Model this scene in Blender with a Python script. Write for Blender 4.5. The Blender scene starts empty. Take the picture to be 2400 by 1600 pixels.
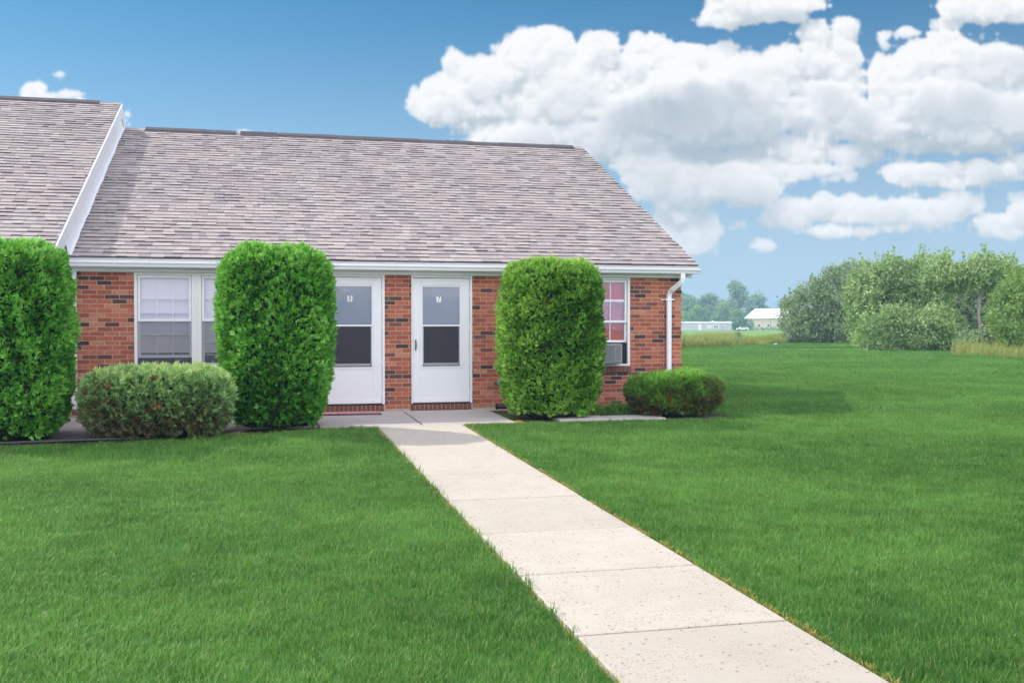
import bpy, bmesh, math, random
import numpy as np
from mathutils import Vector, Matrix
random.seed(7); rng = np.random.default_rng(11)
R = math.radians
scene = bpy.context.scene
col = scene.collection

# ------------------------------------------------------------------ frame
# u = along the facade (x), v = away from the camera (y), z = up; camera stands over the origin
YAW, PITCH, ROLL, FOC = R(13.8), 0.0141, 0.0008, 2420.0
EYE = 1.317
W = 16.48            # facade plane
def zg(v):           # the lot falls gently from the house to the street
    return -.02 - .024*min(max(0., 15.6-v), 36.)
def zga(v): return -.02 - .024*np.clip(15.6-v, 0, 36.)

# ------------------------------------------------------------------ tagging
def tag(o, label=None, cat=None, group=None, kind=None):
    if label: o['label'] = label
    if cat: o['category'] = cat
    if group: o['group'] = group
    if kind: o['kind'] = kind
    return o
def empty(name, loc, label, cat, group=None):
    o = bpy.data.objects.new(name, None); col.objects.link(o); o.location = loc
    return tag(o, label, cat, group)
def put(o, parent):
    """parent keeping world placement (meshes are written in world coordinates)"""
    if parent is not None:
        o.parent = parent
        p = parent; off = Vector((0, 0, 0))
        while p is not None:
            off += p.location; p = p.parent
        o.location = -off if parent.type == 'EMPTY' else Vector((0,0,0))
    return o
def link(name, me, parent=None):
    o = bpy.data.objects.new(name, me); col.objects.link(o)
    return put(o, parent)
def npmesh(name, V, F, mats, parent=None, attrs=None, smooth=False, midx=None):
    """V (n,3) ; F (m,k) equal-size faces, or list of such arrays"""
    me = bpy.data.meshes.new(name)
    Fs = F if isinstance(F, list) and isinstance(F[0], np.ndarray) else [F]
    Fs = [np.asarray(f, dtype=np.int32) for f in Fs if len(f)]
    V = np.asarray(V, dtype=np.float32)
    me.vertices.add(len(V)); me.vertices.foreach_set('co', V.ravel())
    nl = sum(f.size for f in Fs); nf = sum(len(f) for f in Fs)
    me.loops.add(nl); me.polygons.add(nf)
    me.loops.foreach_set('vertex_index', np.concatenate([f.ravel() for f in Fs]))
    tot = np.concatenate([np.full(len(f), f.shape[1], np.int32) for f in Fs])
    st = np.concatenate([[0], np.cumsum(tot)[:-1]]).astype(np.int32)
    me.polygons.foreach_set('loop_start', st)
    me.polygons.foreach_set('loop_total', tot)
    if smooth: me.polygons.foreach_set('use_smooth', np.ones(nf, bool))
    if midx is not None: me.polygons.foreach_set('material_index', np.asarray(midx, np.int32))
    for m in (mats if isinstance(mats, (list, tuple)) else [mats]): me.materials.append(m)
    if attrs:
        for k, a in attrs.items():
            at = me.attributes.new(k, 'FLOAT', 'POINT'); at.data.foreach_set('value', np.asarray(a, np.float32))
    me.update(calc_edges=True); me.validate()
    return link(name, me, parent)

class MB:
    def __init__(s): s.v = []; s.f = []; s.m = []
    def box(s, x0, x1, y0, y1, z0, z1, m=0):
        b = len(s.v)
        s.v += [(x0,y0,z0),(x1,y0,z0),(x1,y1,z0),(x0,y1,z0),(x0,y0,z1),(x1,y0,z1),(x1,y1,z1),(x0,y1,z1)]
        for f in ((0,3,2,1),(4,5,6,7),(0,1,5,4),(1,2,6,5),(2,3,7,6),(3,0,4,7)):
            s.f.append(tuple(b+i for i in f)); s.m.append(m)
        return s
    def poly(s, pts, m=0):
        b = len(s.v); s.v += [tuple(p) for p in pts]; s.f.append(tuple(range(b, b+len(pts)))); s.m.append(m); return s
    def prism(s, prof, a0, a1, axis='x', m=0):
        """profile of (y,z) points extruded along x (or (x,z) along y, or (x,y) along z)"""
        def P(p, a):
            return {'x': (a, p[0], p[1]), 'y': (p[0], a, p[1]), 'z': (p[0], p[1], a)}[axis]
        b = len(s.v); n = len(prof)
        s.v += [P(p, a0) for p in prof] + [P(p, a1) for p in prof]
        s.f.append(tuple(b+i for i in range(n))); s.m.append(m)
        s.f.append(tuple(b+n+i for i in reversed(range(n)))); s.m.append(m)
        for i in range(n):
            j = (i+1) % n; s.f.append((b+j, b+i, b+n+i, b+n+j)); s.m.append(m)
        return s
    def tube(s, pts, rad, n=8, m=0, caps=True):
        pts = [Vector(p) for p in pts]; b = len(s.v)
        rad = rad if hasattr(rad, '__len__') else [rad]*len(pts)
        up = Vector((.13, .27, .95)).normalized()
        for i, p in enumerate(pts):
            d = (pts[min(i+1, len(pts)-1)] - pts[max(i-1, 0)]).normalized()
            a = d.cross(up)
            if a.length < .05: a = d.cross(Vector((1, 0, 0)))
            a.normalize(); c = a.cross(d)
            for k in range(n):
                t = 2*math.pi*k/n; s.v.append(tuple(p + (a*math.cos(t)+c*math.sin(t))*rad[i]))
        for i in range(len(pts)-1):
            for k in range(n):
                s.f.append((b+i*n+k, b+i*n+(k+1) % n, b+(i+1)*n+(k+1) % n, b+(i+1)*n+k)); s.m.append(m)
        if caps:
            s.f.append(tuple(b+k for k in reversed(range(n)))); s.m.append(m)
            e = b+(len(pts)-1)*n; s.f.append(tuple(e+k for k in range(n))); s.m.append(m)
        return s
    def build(s, name, mats, parent=None, bevel=0, smooth=False):
        me = bpy.data.meshes.new(name); me.from_pydata(s.v, [], s.f)
        for m in (mats if isinstance(mats, (list, tuple)) else [mats]): me.materials.append(m)
        me.polygons.foreach_set('material_index', s.m)
        bm = bmesh.new(); bm.from_mesh(me); bmesh.ops.recalc_face_normals(bm, faces=bm.faces)
        if bevel:
            bmesh.ops.bevel(bm, geom=list(bm.edges), offset=bevel, segments=1, affect='EDGES')
        bm.to_mesh(me); bm.free()
        if smooth:
            me.polygons.foreach_set('use_smooth', [True]*len(me.polygons))
        return link(name, me, parent)

# ------------------------------------------------------------------ materials
class NT:
    def __init__(s, nt): s.nt = nt
    def n(s, t, **k):
        nd = s.nt.nodes.new(t)
        for a, b in k.items(): setattr(nd, a, b)
        return nd
    def l(s, a, b): s.nt.links.new(a, b)
    def setv(s, sock, x):
        if x is None: return
        if hasattr(x, 'is_linked') or isinstance(x, bpy.types.NodeSocket): s.l(x, sock)
        else: sock.default_value = x
    def m(s, op, a, b=None, c=None, clamp=False):
        nd = s.n('ShaderNodeMath', operation=op, use_clamp=clamp)
        for i, x in enumerate((a, b, c)): s.setv(nd.inputs[i], x)
        return nd.outputs[0]
    def vm(s, op, a, b=None):
        nd = s.n('ShaderNodeVectorMath', operation=op)
        s.setv(nd.inputs[0], a); s.setv(nd.inputs[1], b)
        return nd.outputs['Value'] if op in ('LENGTH', 'DOT_PRODUCT', 'DISTANCE') else nd.outputs[0]
    def mix(s, f, a, b, blend='MIX'):
        nd = s.n('ShaderNodeMix', data_type='RGBA', blend_type=blend)
        s.setv(nd.inputs[0], f); s.setv(nd.inputs[6], a); s.setv(nd.inputs[7], b)
        return nd.outputs[2]
    def ramp(s, f, stops, interp='LINEAR'):
        nd = s.n('ShaderNodeValToRGB'); cr = nd.color_ramp; cr.interpolation = interp
        while len(cr.elements) < len(stops): cr.elements.new(.5)
        for e, (p, c) in zip(cr.elements, stops):
            e.position = p; e.color = (*c, 1) if len(c) == 3 else c
        s.l(f, nd.inputs[0]); return nd.outputs[0]
    def noise(s, vec, scale, detail=4, rough=.5, dist=0, out=0):
        nd = s.n('ShaderNodeTexNoise'); s.setv(nd.inputs['Vector'], vec)
        nd.inputs['Scale'].default_value = scale; nd.inputs['Detail'].default_value = detail
        nd.inputs['Roughness'].default_value = rough; nd.inputs['Distortion'].default_value = dist
        return nd.outputs[out]
    def sstep(s, x, a, b):
        nd = s.n('ShaderNodeMapRange', interpolation_type='SMOOTHSTEP'); s.setv(nd.inputs[0], x)
        nd.inputs[1].default_value = a; nd.inputs[2].default_value = b
        return nd.outputs[0]
def c4(c): return (*c, 1.) if len(c) == 3 else c
def mat(name):
    m = bpy.data.materials.new(name); m.use_nodes = True; nt = m.node_tree; nt.nodes.clear()
    t = NT(nt); out = t.n('ShaderNodeOutputMaterial')
    return m, t, out
def pbr(name, color, rough=.6, metal=0., spec=.5, nscale=0, namp=.12, bump=0, bscale=30, ndetail=4):
    m, t, out = mat(name); p = t.n('ShaderNodeBsdfPrincipled')
    p.inputs['Roughness'].default_value = rough; p.inputs['Metallic'].default_value = metal
    p.inputs['Specular IOR Level'].default_value = spec
    pos = t.n('ShaderNodeNewGeometry').outputs['Position']
    if nscale:
        n = t.noise(pos, nscale, ndetail, .6)
        t.l(t.mix(n, c4([x*(1-namp) for x in color]), c4([min(1, x*(1+namp)) for x in color])), p.inputs['Base Color'])
    else: p.inputs['Base Color'].default_value = c4(color)
    if bump:
        b = t.n('ShaderNodeBump'); b.inputs['Strength'].default_value = bump; b.inputs['Distance'].default_value = .01
        t.l(t.noise(pos, bscale, 4, .6), b.inputs['Height']); t.l(b.outputs[0], p.inputs['Normal'])
    t.l(p.outputs[0], out.inputs[0]); return m

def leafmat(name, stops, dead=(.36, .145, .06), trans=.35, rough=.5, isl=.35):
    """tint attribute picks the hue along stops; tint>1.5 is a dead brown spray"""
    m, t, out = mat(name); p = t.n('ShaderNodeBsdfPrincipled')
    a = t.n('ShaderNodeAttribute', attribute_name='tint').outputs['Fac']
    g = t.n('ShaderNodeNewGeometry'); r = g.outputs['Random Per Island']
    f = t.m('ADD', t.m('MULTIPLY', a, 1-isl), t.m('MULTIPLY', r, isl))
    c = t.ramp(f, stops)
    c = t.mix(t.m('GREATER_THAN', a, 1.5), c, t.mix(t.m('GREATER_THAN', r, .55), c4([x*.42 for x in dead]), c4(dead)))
    t.l(c, p.inputs['Base Color']); p.inputs['Roughness'].default_value = rough
    p.inputs['Specular IOR Level'].default_value = .35
    tr = t.n('ShaderNodeBsdfTranslucent'); t.l(t.mix(.5, c, (.25, .45, .05, 1), 'MIX'), tr.inputs[0])
    ms = t.n('ShaderNodeMixShader'); ms.inputs[0].default_value = trans
    t.l(p.outputs[0], ms.inputs[1]); t.l(tr.outputs[0], ms.inputs[2]); t.l(ms.outputs[0], out.inputs[0])
    return m

def brickmat():
    m, t, out = mat('brick'); p = t.n('ShaderNodeBsdfPrincipled')
    g = t.n('ShaderNodeNewGeometry'); r = g.outputs['Random Per Island']; pos = g.outputs['Position']
    c = t.ramp(r, [(0, (.36, .095, .048)), (.14, (.43, .125, .060)), (.28, (.31, .078, .042)), (.40, (.47, .150, .075)),
                   (.52, (.39, .108, .052)), (.64, (.095, .045, .036)), (.74, (.055, .032, .030)), (.80, (.19, .066, .046)),
                   (.87, (.50, .19, .105)), (.94, (.44, .135, .065))], 'CONSTANT')
    n1 = t.noise(pos, 22, 5, .65)
    c = t.mix(t.m('MULTIPLY', t.sstep(n1, .45, .75), .45), c, (.18, .06, .045, 1))
    # pale lime smears on some bricks
    sm = t.m('MULTIPLY', t.sstep(t.noise(pos, 30, 6, .75), .53, .66), t.sstep(r, .84, .88))
    c = t.mix(t.m('MULTIPLY', sm, .55), c, (.62, .50, .42, 1))
    sp = t.sstep(t.noise(pos, 60, 3, .5), .70, .76)
    c = t.mix(t.m('MULTIPLY', sp, .4), c, (.6, .5, .42, 1))
    t.l(c, p.inputs['Base Color']); p.inputs['Roughness'].default_value = .85
    b = t.n('ShaderNodeBump'); b.inputs['Strength'].default_value = .6; b.inputs['Distance'].default_value = .004
    t.l(t.noise(pos, 120, 5, .7), b.inputs['Height']); t.l(b.outputs[0], p.inputs['Normal'])
    t.l(p.outputs[0], out.inputs[0]); return m

def shinglemat():
    m, t, out = mat('asphalt_shingle'); p = t.n('ShaderNodeBsdfPrincipled')
    g = t.n('ShaderNodeNewGeometry'); r = g.outputs['Random Per Island']; pos = g.outputs['Position']
    c = t.ramp(r, [(0, (.345, .302, .285)), (.18, (.380, .330, .310)), (.34, (.310, .268, .256)), (.48, (.358, .312, .292)),
                   (.62, (.285, .252, .248)), (.72, (.402, .355, .332)), (.84, (.320, .286, .276)), (.94, (.248, .222, .224))], 'CONSTANT')
    patch = t.noise(pos, .9, 4, .6)
    c = t.mix(t.sstep(patch, .42, .68), c, (.225, .19, .185, 1), 'MIX') if False else t.mix(t.m('MULTIPLY', t.sstep(patch, .45, .7), .35), c, (.24, .20, .20, 1))
    gr = t.noise(pos, 260, 3, .8)
    c = t.mix(.35, c, t.ramp(gr, [(.3, (.25, .25, .25)), (.7, (.9, .9, .9))]), 'SOFT_LIGHT')
    t.l(c, p.inputs['Base Color']); p.inputs['Roughness'].default_value = .92; p.inputs['Specular IOR Level'].default_value = .25
    b = t.n('ShaderNodeBump'); b.inputs['Strength'].default_value = .5; b.inputs['Distance'].default_value = .003
    t.l(gr, b.inputs['Height']); t.l(b.outputs[0], p.inputs['Normal'])
    t.l(p.outputs[0], out.inputs[0]); return m

def concretemat(name, base, tint=.06):
    m, t, out = mat(name); p = t.n('ShaderNodeBsdfPrincipled')
    g = t.n('ShaderNodeNewGeometry'); r = g.outputs['Random Per Island']; pos = g.outputs['Position']
    c = t.mix(r, c4([x*(1-tint) for x in base]), c4([x*(1+tint) for x in base]))
    c = t.mix(t.m('MULTIPLY', t.sstep(t.noise(pos, 1.6, 6, .65), .4, .75), .22), c, c4([base[0]*.78, base[1]*.74, base[2]*.68]))
    # exposed pebbles, brown and grey
    v = t.n('ShaderNodeTexVoronoi'); v.inputs['Scale'].default_value = 55; t.l(pos, v.inputs['Vector'])
    dots = t.m('MULTIPLY', t.m('LESS_THAN', v.outputs['Distance'], .34), t.sstep(t.noise(pos, 5, 4, .6), .40, .58))
    pc = t.mix(v.outputs['Color'], (.30, .19, .12, 1), (.46, .36, .29, 1))
    c = t.mix(t.m('MULTIPLY', dots, .8), c, pc)
    c = t.mix(t.m('MULTIPLY', t.sstep(t.noise(pos, .55, 5, .7), .48, .62), .16), c, c4([base[0]*.62, base[1]*.60, base[2]*.56]))
    v2 = t.n('ShaderNodeTexVoronoi'); v2.inputs['Scale'].default_value = 17; t.l(pos, v2.inputs['Vector'])
    sc = t.n('ShaderNodeSeparateColor'); t.l(v2.outputs['Color'], sc.inputs[0])
    d2 = t.m('MULTIPLY', t.m('LESS_THAN', v2.outputs['Distance'], .16), t.m('GREATER_THAN', sc.outputs[0], .5))
    c = t.mix(t.m('MULTIPLY', d2, .7), c, (.17, .12, .085, 1))
    t.l(c, p.inputs['Base Color']); p.inputs['Roughness'].default_value = .9
    b = t.n('ShaderNodeBump'); b.inputs['Strength'].default_value = .35; b.inputs['Distance'].default_value = .004
    t.l(t.noise(pos, 140, 5, .7), b.inputs['Height']); t.l(b.outputs[0], p.inputs['Normal'])
    t.l(p.outputs[0], out.inputs[0]); return m

def glassmat(name='window_glass', refl=.13, tintc=(.97, .95, .97)):
    m, t, out = mat(name)
    g = t.n('ShaderNodeBsdfGlossy'); g.inputs['Roughness'].default_value = .01; g.inputs[0].default_value = (.9, .95, 1, 1)
    tr = t.n('ShaderNodeBsdfTransparent'); tr.inputs[0].default_value = c4(tintc)
    b = t.n('ShaderNodeBump'); b.inputs['Strength'].default_value = .12; b.inputs['Distance'].default_value = .02
    pos = t.n('ShaderNodeNewGeometry').outputs['Position']
    t.l(t.noise(pos, 2.2, 2, .5), b.inputs['Height']); t.l(b.outputs[0], g.inputs['Normal'])
    lw = t.n('ShaderNodeLayerWeight'); lw.inputs[0].default_value = .25
    f = t.m('ADD', t.m('MULTIPLY', lw.outputs['Fresnel'], .5), refl, clamp=True)
    ms = t.n('ShaderNodeMixShader'); t.l(f, ms.inputs[0]); t.l(tr.outputs[0], ms.inputs[1]); t.l(g.outputs[0], ms.inputs[2])
    t.l(ms.outputs[0], out.inputs[0]); return m
def screenmat(name='insect_screen', c=(.20, .205, .25), f=.24):
    m, t, out = mat(name)
    d = t.n('ShaderNodeBsdfDiffuse'); d.inputs[0].default_value = c4(c)
    tr = t.n('ShaderNodeBsdfTransparent'); ms = t.n('ShaderNodeMixShader'); ms.inputs[0].default_value = f
    t.l(tr.outputs[0], ms.inputs[1]); t.l(d.outputs[0], ms.inputs[2]); t.l(ms.outputs[0], out.inputs[0]); return m

def grassmat(name, dark, light, dry, trans=.4, scale=.35, dryamt=.12):
    m, t, out = mat(name); p = t.n('ShaderNodeBsdfPrincipled')
    pos = t.n('ShaderNodeNewGeometry').outputs['Position']
    oi = t.n('ShaderNodeObjectInfo').outputs['Random']; isl = t.n('ShaderNodeNewGeometry').outputs['Random Per Island']
    n = t.noise(pos, scale, 5, .62, .4)
    n2 = t.noise(pos, scale*9, 4, .65)
    f = t.m('ADD', t.m('MULTIPLY', t.sstep(n, .36, .64), .42), t.m('ADD', t.m('MULTIPLY', t.sstep(n2, .35, .65), .32), t.m('MULTIPLY', isl, .38)))
    c = t.mix(t.m('SUBTRACT', f, .05, clamp=True), c4(dark), c4(light))
    c = t.mix(t.m('MULTIPLY', t.m('GREATER_THAN', isl, 1-dryamt), t.m('ADD', .25, t.m('MULTIPLY', oi, .5))), c, c4(dry))
    t.l(c, p.inputs['Base Color']); p.inputs['Roughness'].default_value = .42; p.inputs['Specular IOR Level'].default_value = .3
    tr = t.n('ShaderNodeBsdfTranslucent'); t.l(t.mix(.35, c, (.22, .5, .05, 1)), tr.inputs[0])
    ms = t.n('ShaderNodeMixShader'); ms.inputs[0].default_value = trans
    t.l(p.outputs[0], ms.inputs[1]); t.l(tr.outputs[0], ms.inputs[2]); t.l(ms.outputs[0], out.inputs[0]); return m

M = dict(dark_brick=pbr('dark_brick', (.17, .058, .040), .85, nscale=14, namp=.5), shingle_edge=pbr('shingle_cut_edge_shadow', (.045, .04, .042), .95),  # shingle edge: dark asphalt cut, with the shadow gap under each tab coloured in
    brick=brickmat(), mortar=pbr('mortar', (.50, .41, .34), .95, nscale=40, namp=.2),
    shingle=shinglemat(), ridge=pbr('ridge_vent', (.075, .066, .070), .9, nscale=9, namp=.3),
    white=pbr('white_aluminium', (.78, .78, .80), .38, nscale=1.3, namp=.05),
    trim=pbr('painted_trim', (.76, .755, .74), .5, nscale=3, namp=.06),
    door=pbr('storm_door_white', (.76, .77, .79), .42, nscale=2, namp=.04),
    gasket=pbr('grey_channel', (.30, .31, .33), .5), black=pbr('black_plastic', (.015, .015, .017), .45),
    glass=glassmat('window_glass', .055), doorglass=glassmat('door_glass', .095), screen=screenmat(), doorscreen=screenmat('door_screen', (.075, .07, .085), .55),
    blind=pbr('blind_vinyl', (.88, .87, .89), .6, nscale=4, namp=.04),
    curtain=pbr('red_curtain', (.58, .035, .06), .8, nscale=5, namp=.25),
    inner=pbr('inner_door', (.10, .10, .115), .5, nscale=2, namp=.1),
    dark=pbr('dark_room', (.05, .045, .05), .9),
    ac=pbr('air_conditioner_grey', (.26, .26, .27), .55, nscale=6, namp=.12),
    concrete=concretemat('path_concrete', (.485, .437, .362)), pad=concretemat('shaded_pad_concrete', (.44, .405, .385), .04),  # pad is a greyer copy of the path concrete, shade put into its colour
    soil=pbr('mulch', (.075, .048, .035), .95, nscale=25, namp=.6, bump=1, bscale=60),
    sheet=pbr('weed_barrier', (.06, .055, .06), .55, nscale=6, namp=.3, bump=1, bscale=8),
    bark=pbr('bark', (.15, .12, .10), .9, nscale=12, namp=.35, bump=.8, bscale=40),
    deadbark=pbr('bleached_bark', (.38, .31, .27), .9, nscale=8, namp=.2),
    grass=grassmat('lawn_blades', (.024, .110, .011), (.175, .385, .072), (.40, .42, .18), dryamt=.07),
    lawn=grassmat('lawn_floor', (.020, .085, .012), (.06, .17, .03), (.12, .12, .05), trans=0., dryamt=0),
    drygrass=grassmat('dry_blades', (.16, .27, .04), (.46, .47, .15), (.55, .38, .15), trans=.35, scale=.22, dryamt=.25),
    straw=grassmat('straw_edge', (.30, .30, .06), (.55, .43, .12), (.55, .36, .12), trans=.3, scale=2, dryamt=.3),
    field=grassmat('field_floor', (.15, .30, .005), (.22, .38, .01), (.3, .3, .1), trans=0., scale=.03, dryamt=0),
    cream=pbr('cream_siding', (.66, .56, .42), .7, nscale=.3, namp=.05), metalroof=pbr('white_metal_roof', (.80, .76, .74), .4),
    greysiding=pbr('grey_siding', (.50, .48, .50), .7, nscale=.5, namp=.04),
    mat_rubber=pbr('mat_rubber', (.02, .02, .025), .8), wood=pbr('pole_wood', (.25, .22, .2), .9),
    carpaint=pbr('white_paint', (.8, .78, .76), .25), carglass=pbr('tinted_glass', (.03, .035, .04), .1),
    tyre=pbr('tyre_rubber', (.02, .02, .02), .8), stone=pbr('pale_stone', (.6, .58, .54), .8, nscale=20, namp=.15),
    number=pbr('number_white', (.88, .88, .86), .5), digit=pbr('number_grey', (.02, .02, .02), .5),
)
CED = [(0, (.006, .035, .004)), (.27, (.042, .20, .014)), (.51, (.145, .46, .045)), (.78, (.30, .64, .11)), (1, (.54, .80, .30))]
M['cedar'] = leafmat('arborvitae_leaf', CED, trans=.33)
M['cedar2'] = leafmat('arborvitae_leaf_yellow', [(0, (.012, .050, .005)), (.27, (.06, .20, .014)), (.51, (.20, .46, .045)), (.78, (.42, .65, .12)), (1, (.58, .66, .22))], trans=.28)
M['juniper'] = leafmat('juniper_leaf', [(0, (.11, .07, .04)), (.22, (.12, .10, .045)), (.42, (.12, .21, .065)), (.65, (.24, .43, .14)), (.85, (.42, .62, .24)), (1, (.66, .68, .22))], trans=.2)
M['yew'] = leafmat('yew_leaf', [(0, (.13, .075, .045)), (.25, (.10, .10, .035)), (.5, (.12, .30, .035)), (.8, (.22, .50, .06)), (1, (.40, .60, .14))], trans=.25)
M['tree_dark'] = leafmat('tree_leaf_grey_green', [(0, (.035, .065, .028)), (.5, (.29, .39, .19)), (1, (.60, .68, .42))], trans=.35)
M['tree_mid'] = leafmat('tree_leaf_mid', [(0, (.04, .09, .022)), (.5, (.33, .47, .17)), (1, (.66, .74, .40))], trans=.35)
M['tree_light'] = leafmat('tree_leaf_light', [(0, (.09, .16, .035)), (.5, (.24, .38, .09)), (1, (.46, .56, .22))], trans=.4)
M['inner_shrub'] = pbr('shrub_inside_shade', (.009, .012, .005), .95, nscale=12, namp=.5)

# ------------------------------------------------------------------ ground, lawn, path
def sheet(name, rows, m, kind='structure', label=None):
    """rows: list of (v, u0, u1, z)"""
    V = []; F = []
    for v, a, b, z in rows: V += [(a, v, z), (b, v, z)]
    for i in range(len(rows)-1): F.append((2*i, 2*i+1, 2*i+3, 2*i+2))
    o = npmesh(name, V, F, m); tag(o, kind=kind)
    if label: o['label'] = label
    return o
G = 1040
sheet('ground', [(-G, -G, G, zg(-30)-.05), (-20.4, -G, G, zg(-30)-.05), (15.6, -G, G, zg(15.6)-.05), (G, -G, G, -.07)], M['field'])
EDGE = [(25.3, 58.8), (34.4, 68.7), (43.0, 77.5), (51.5, 81.5), (49.5, 72.), (43.8, 60.), (36.5, 50.), (33.4, 43.9), (31.4, 37.2), (30.5, 20), (30, -20)]
def right_edge(v, tbl=sorted([(b, a) for a, b in EDGE])):
    return float(np.interp(v, [p[0] for p in tbl], [p[1] for p in tbl]))
vs = [-20, 0, 8, 13, 15.6, 20, 30, 37.2, 43.9, 50, 58.8]
rows = [(v, -45, right_edge(v), zg(v)-.035) for v in vs]
sheet('lawn', rows, M['lawn'])
sheet('lawn', [(v, 25.3+(v-58.8)*.98, right_edge(v)+1.5, -.055) for v in (58.8, 60, 65, 68.7, 72, 77.5, 80.2, 83)], M['lawn'])

# path slabs (four foot wide) and entrance pad
JOINTS = [14.32, 11.395, 10.064, 8.80, 7.469, 6.29, 5.081, 3.80, 2.50, 1.2, -.1, -1.4]
pm = MB()
def slab(mb, u0, u1, v0, v1, t=.10, dz=0.):
    g = .013
    u0 += g; u1 -= g; v0 += g; v1 -= g
    b = len(mb.v); h = .012
    def q(u, v, z): return (u, v, zg(v)+z+dz)
    ring0 = [(u0, v0), (u1, v0), (u1, v1), (u0, v1)]
    i = .010
    ring1 = [(u0+i, v0+i), (u1-i, v0+i), (u1-i, v1-i), (u0+i, v1-i)]
    mb.v += [q(*p, -t) for p in ring0] + [q(*p, -h*.6) for p in ring0] + [q(*p, 0) for p in ring1]
    for k in range(4):
        j = (k+1) % 4
        mb.f += [(b+k, b+j, b+4+j, b+4+k), (b+4+k, b+4+j, b+8+j, b+8+k)]; mb.m += [0, 0]
    mb.f.append((b+8, b+9, b+10, b+11)); mb.m.append(0)
for a, b in zip(JOINTS[:-1], JOINTS[1:]): slab(pm, 1.58, 2.80, b, a, dz=random.uniform(-.003, .003))
tag(pm.build('path', M['concrete']), kind='structure')
pd = MB()
slab(pd, 2.237, 3.61, 14.33, 16.40); slab(pd, .80, 2.237, 14.33, 16.40)
for k in range(4): slab(pd, .80-1.5*(k+1), .80-1.5*k, 14.50, 16.40)
tag(pd.build('pavement', M['pad']), kind='structure')
ss = MB(); slab(ss, 4.25, 5.05, 14.42, 14.95, dz=.01); slab(ss, 5.06, 5.95, 14.46, 14.98, dz=.0)
tag(ss.build('paving_slabs', M['pad']), kind='structure')
# dark base in the joints
jm = MB(); 
for a, b in zip(JOINTS[:-1], JOINTS[1:]):
    jm.poly([(1.60, b-.03, zg(b-.03)-.03), (2.78, b-.03, zg(b)-.03), (2.78, b+.03, zg(b+.03)-.03), (1.60, b+.03, zg(b+.03)-.03)])
tag(jm.build('joint_soil', M['soil']), kind='structure')
# beds
def bed(name, pts, m, dz):
    mb = MB(); mb.poly([(u, v, zg(v)+dz) for u, v in pts]); return tag(mb.build(name, m), kind='structure')
bed('planting_bed', [(-6, 13.22), (-2.9, 13.25), (-1.6, 13.42), (-.4, 13.85), (.75, 14.12), (.8, 14.42), (.8, 14.54), (-6, 14.54)], M['soil'], -.028)
bed('side_planting_bed', [(3.62, 14.42), (5.2, 14.36), (7.25, 14.5), (7.3, 16.42), (3.62, 16.42)], M['soil'], -.028)
# weed barrier sheet, crumpled
nx, ny = 34, 12
X, Y = np.meshgrid(np.linspace(-2.75, -1.3, nx), np.linspace(13.5, 14.35, ny))
Zw = zga(Y)-.012+.045*np.abs(np.sin(X*7+Y*5+np.sin(X*15)))*np.sin(np.pi*(X+2.75)/1.45)*np.sin(np.pi*(Y-13.5)/.85)
idx = np.arange(nx*ny).reshape(ny, nx)
Fq = np.stack([idx[:-1, :-1], idx[:-1, 1:], idx[1:, 1:], idx[1:, :-1]], -1).reshape(-1, 4)
o = npmesh('weed_barrier', np.stack([X, Y, Zw], -1).reshape(-1, 3), Fq, M['sheet'], smooth=True)
tag(o, 'crumpled dark weed barrier sheet on the bed beside the low grey green bush', 'ground sheet')
eb = MB(); eb.tube([(-4.2, 13.24, zg(13.2)+.02), (-2.9, 13.27, zg(13.2)+.025), (-2.1, 13.33, zg(13.3)+.03), (-1.5, 13.45, zg(13.4)+.02), (-.6, 13.80, zg(13.8)+.0)], .022, 8)
tag(eb.build('bed_edging', M['black'], smooth=True), 'black plastic edging strip along the front of the left bed', 'garden edging')

# ------------------------------------------------------------------ grass blades
def tuft(name, n, h, w, spread, m, lean=.5, seed=0):
    r = np.random.default_rng(seed); V = []; F3 = []; F4 = []
    for i in range(n):
        a = r.uniform(0, 2*math.pi); d = spread*math.sqrt(r.uniform()); x, y = d*math.cos(a), d*math.sin(a)
        b = r.uniform(0, 2*math.pi); hh = h*r.uniform(.55, 1.15); ww = w*r.uniform(.7, 1.2); L = hh*lean*r.uniform(.2, 1.3)
        dx, dy = math.cos(b), math.sin(b); sx, sy = -dy*ww/2, dx*ww/2
        k = len(V)
        V += [(x-sx, y-sy, -.01), (x+sx, y+sy, -.01),
              (x+dx*L*.3-sx*.85, y+dy*L*.3-sy*.85, hh*.55), (x+dx*L*.3+sx*.85, y+dy*L*.3+sy*.85, hh*.55),
              (x+dx*L, y+dy*L, hh)]
        F4.append((k, k+1, k+3, k+2)); F3.append((k+2, k+3, k+4))
    me = bpy.data.meshes.new(name); me.from_pydata(V, [], F4+F3); me.materials.append(m)
    return bpy.data.objects.new(name, me)
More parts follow.
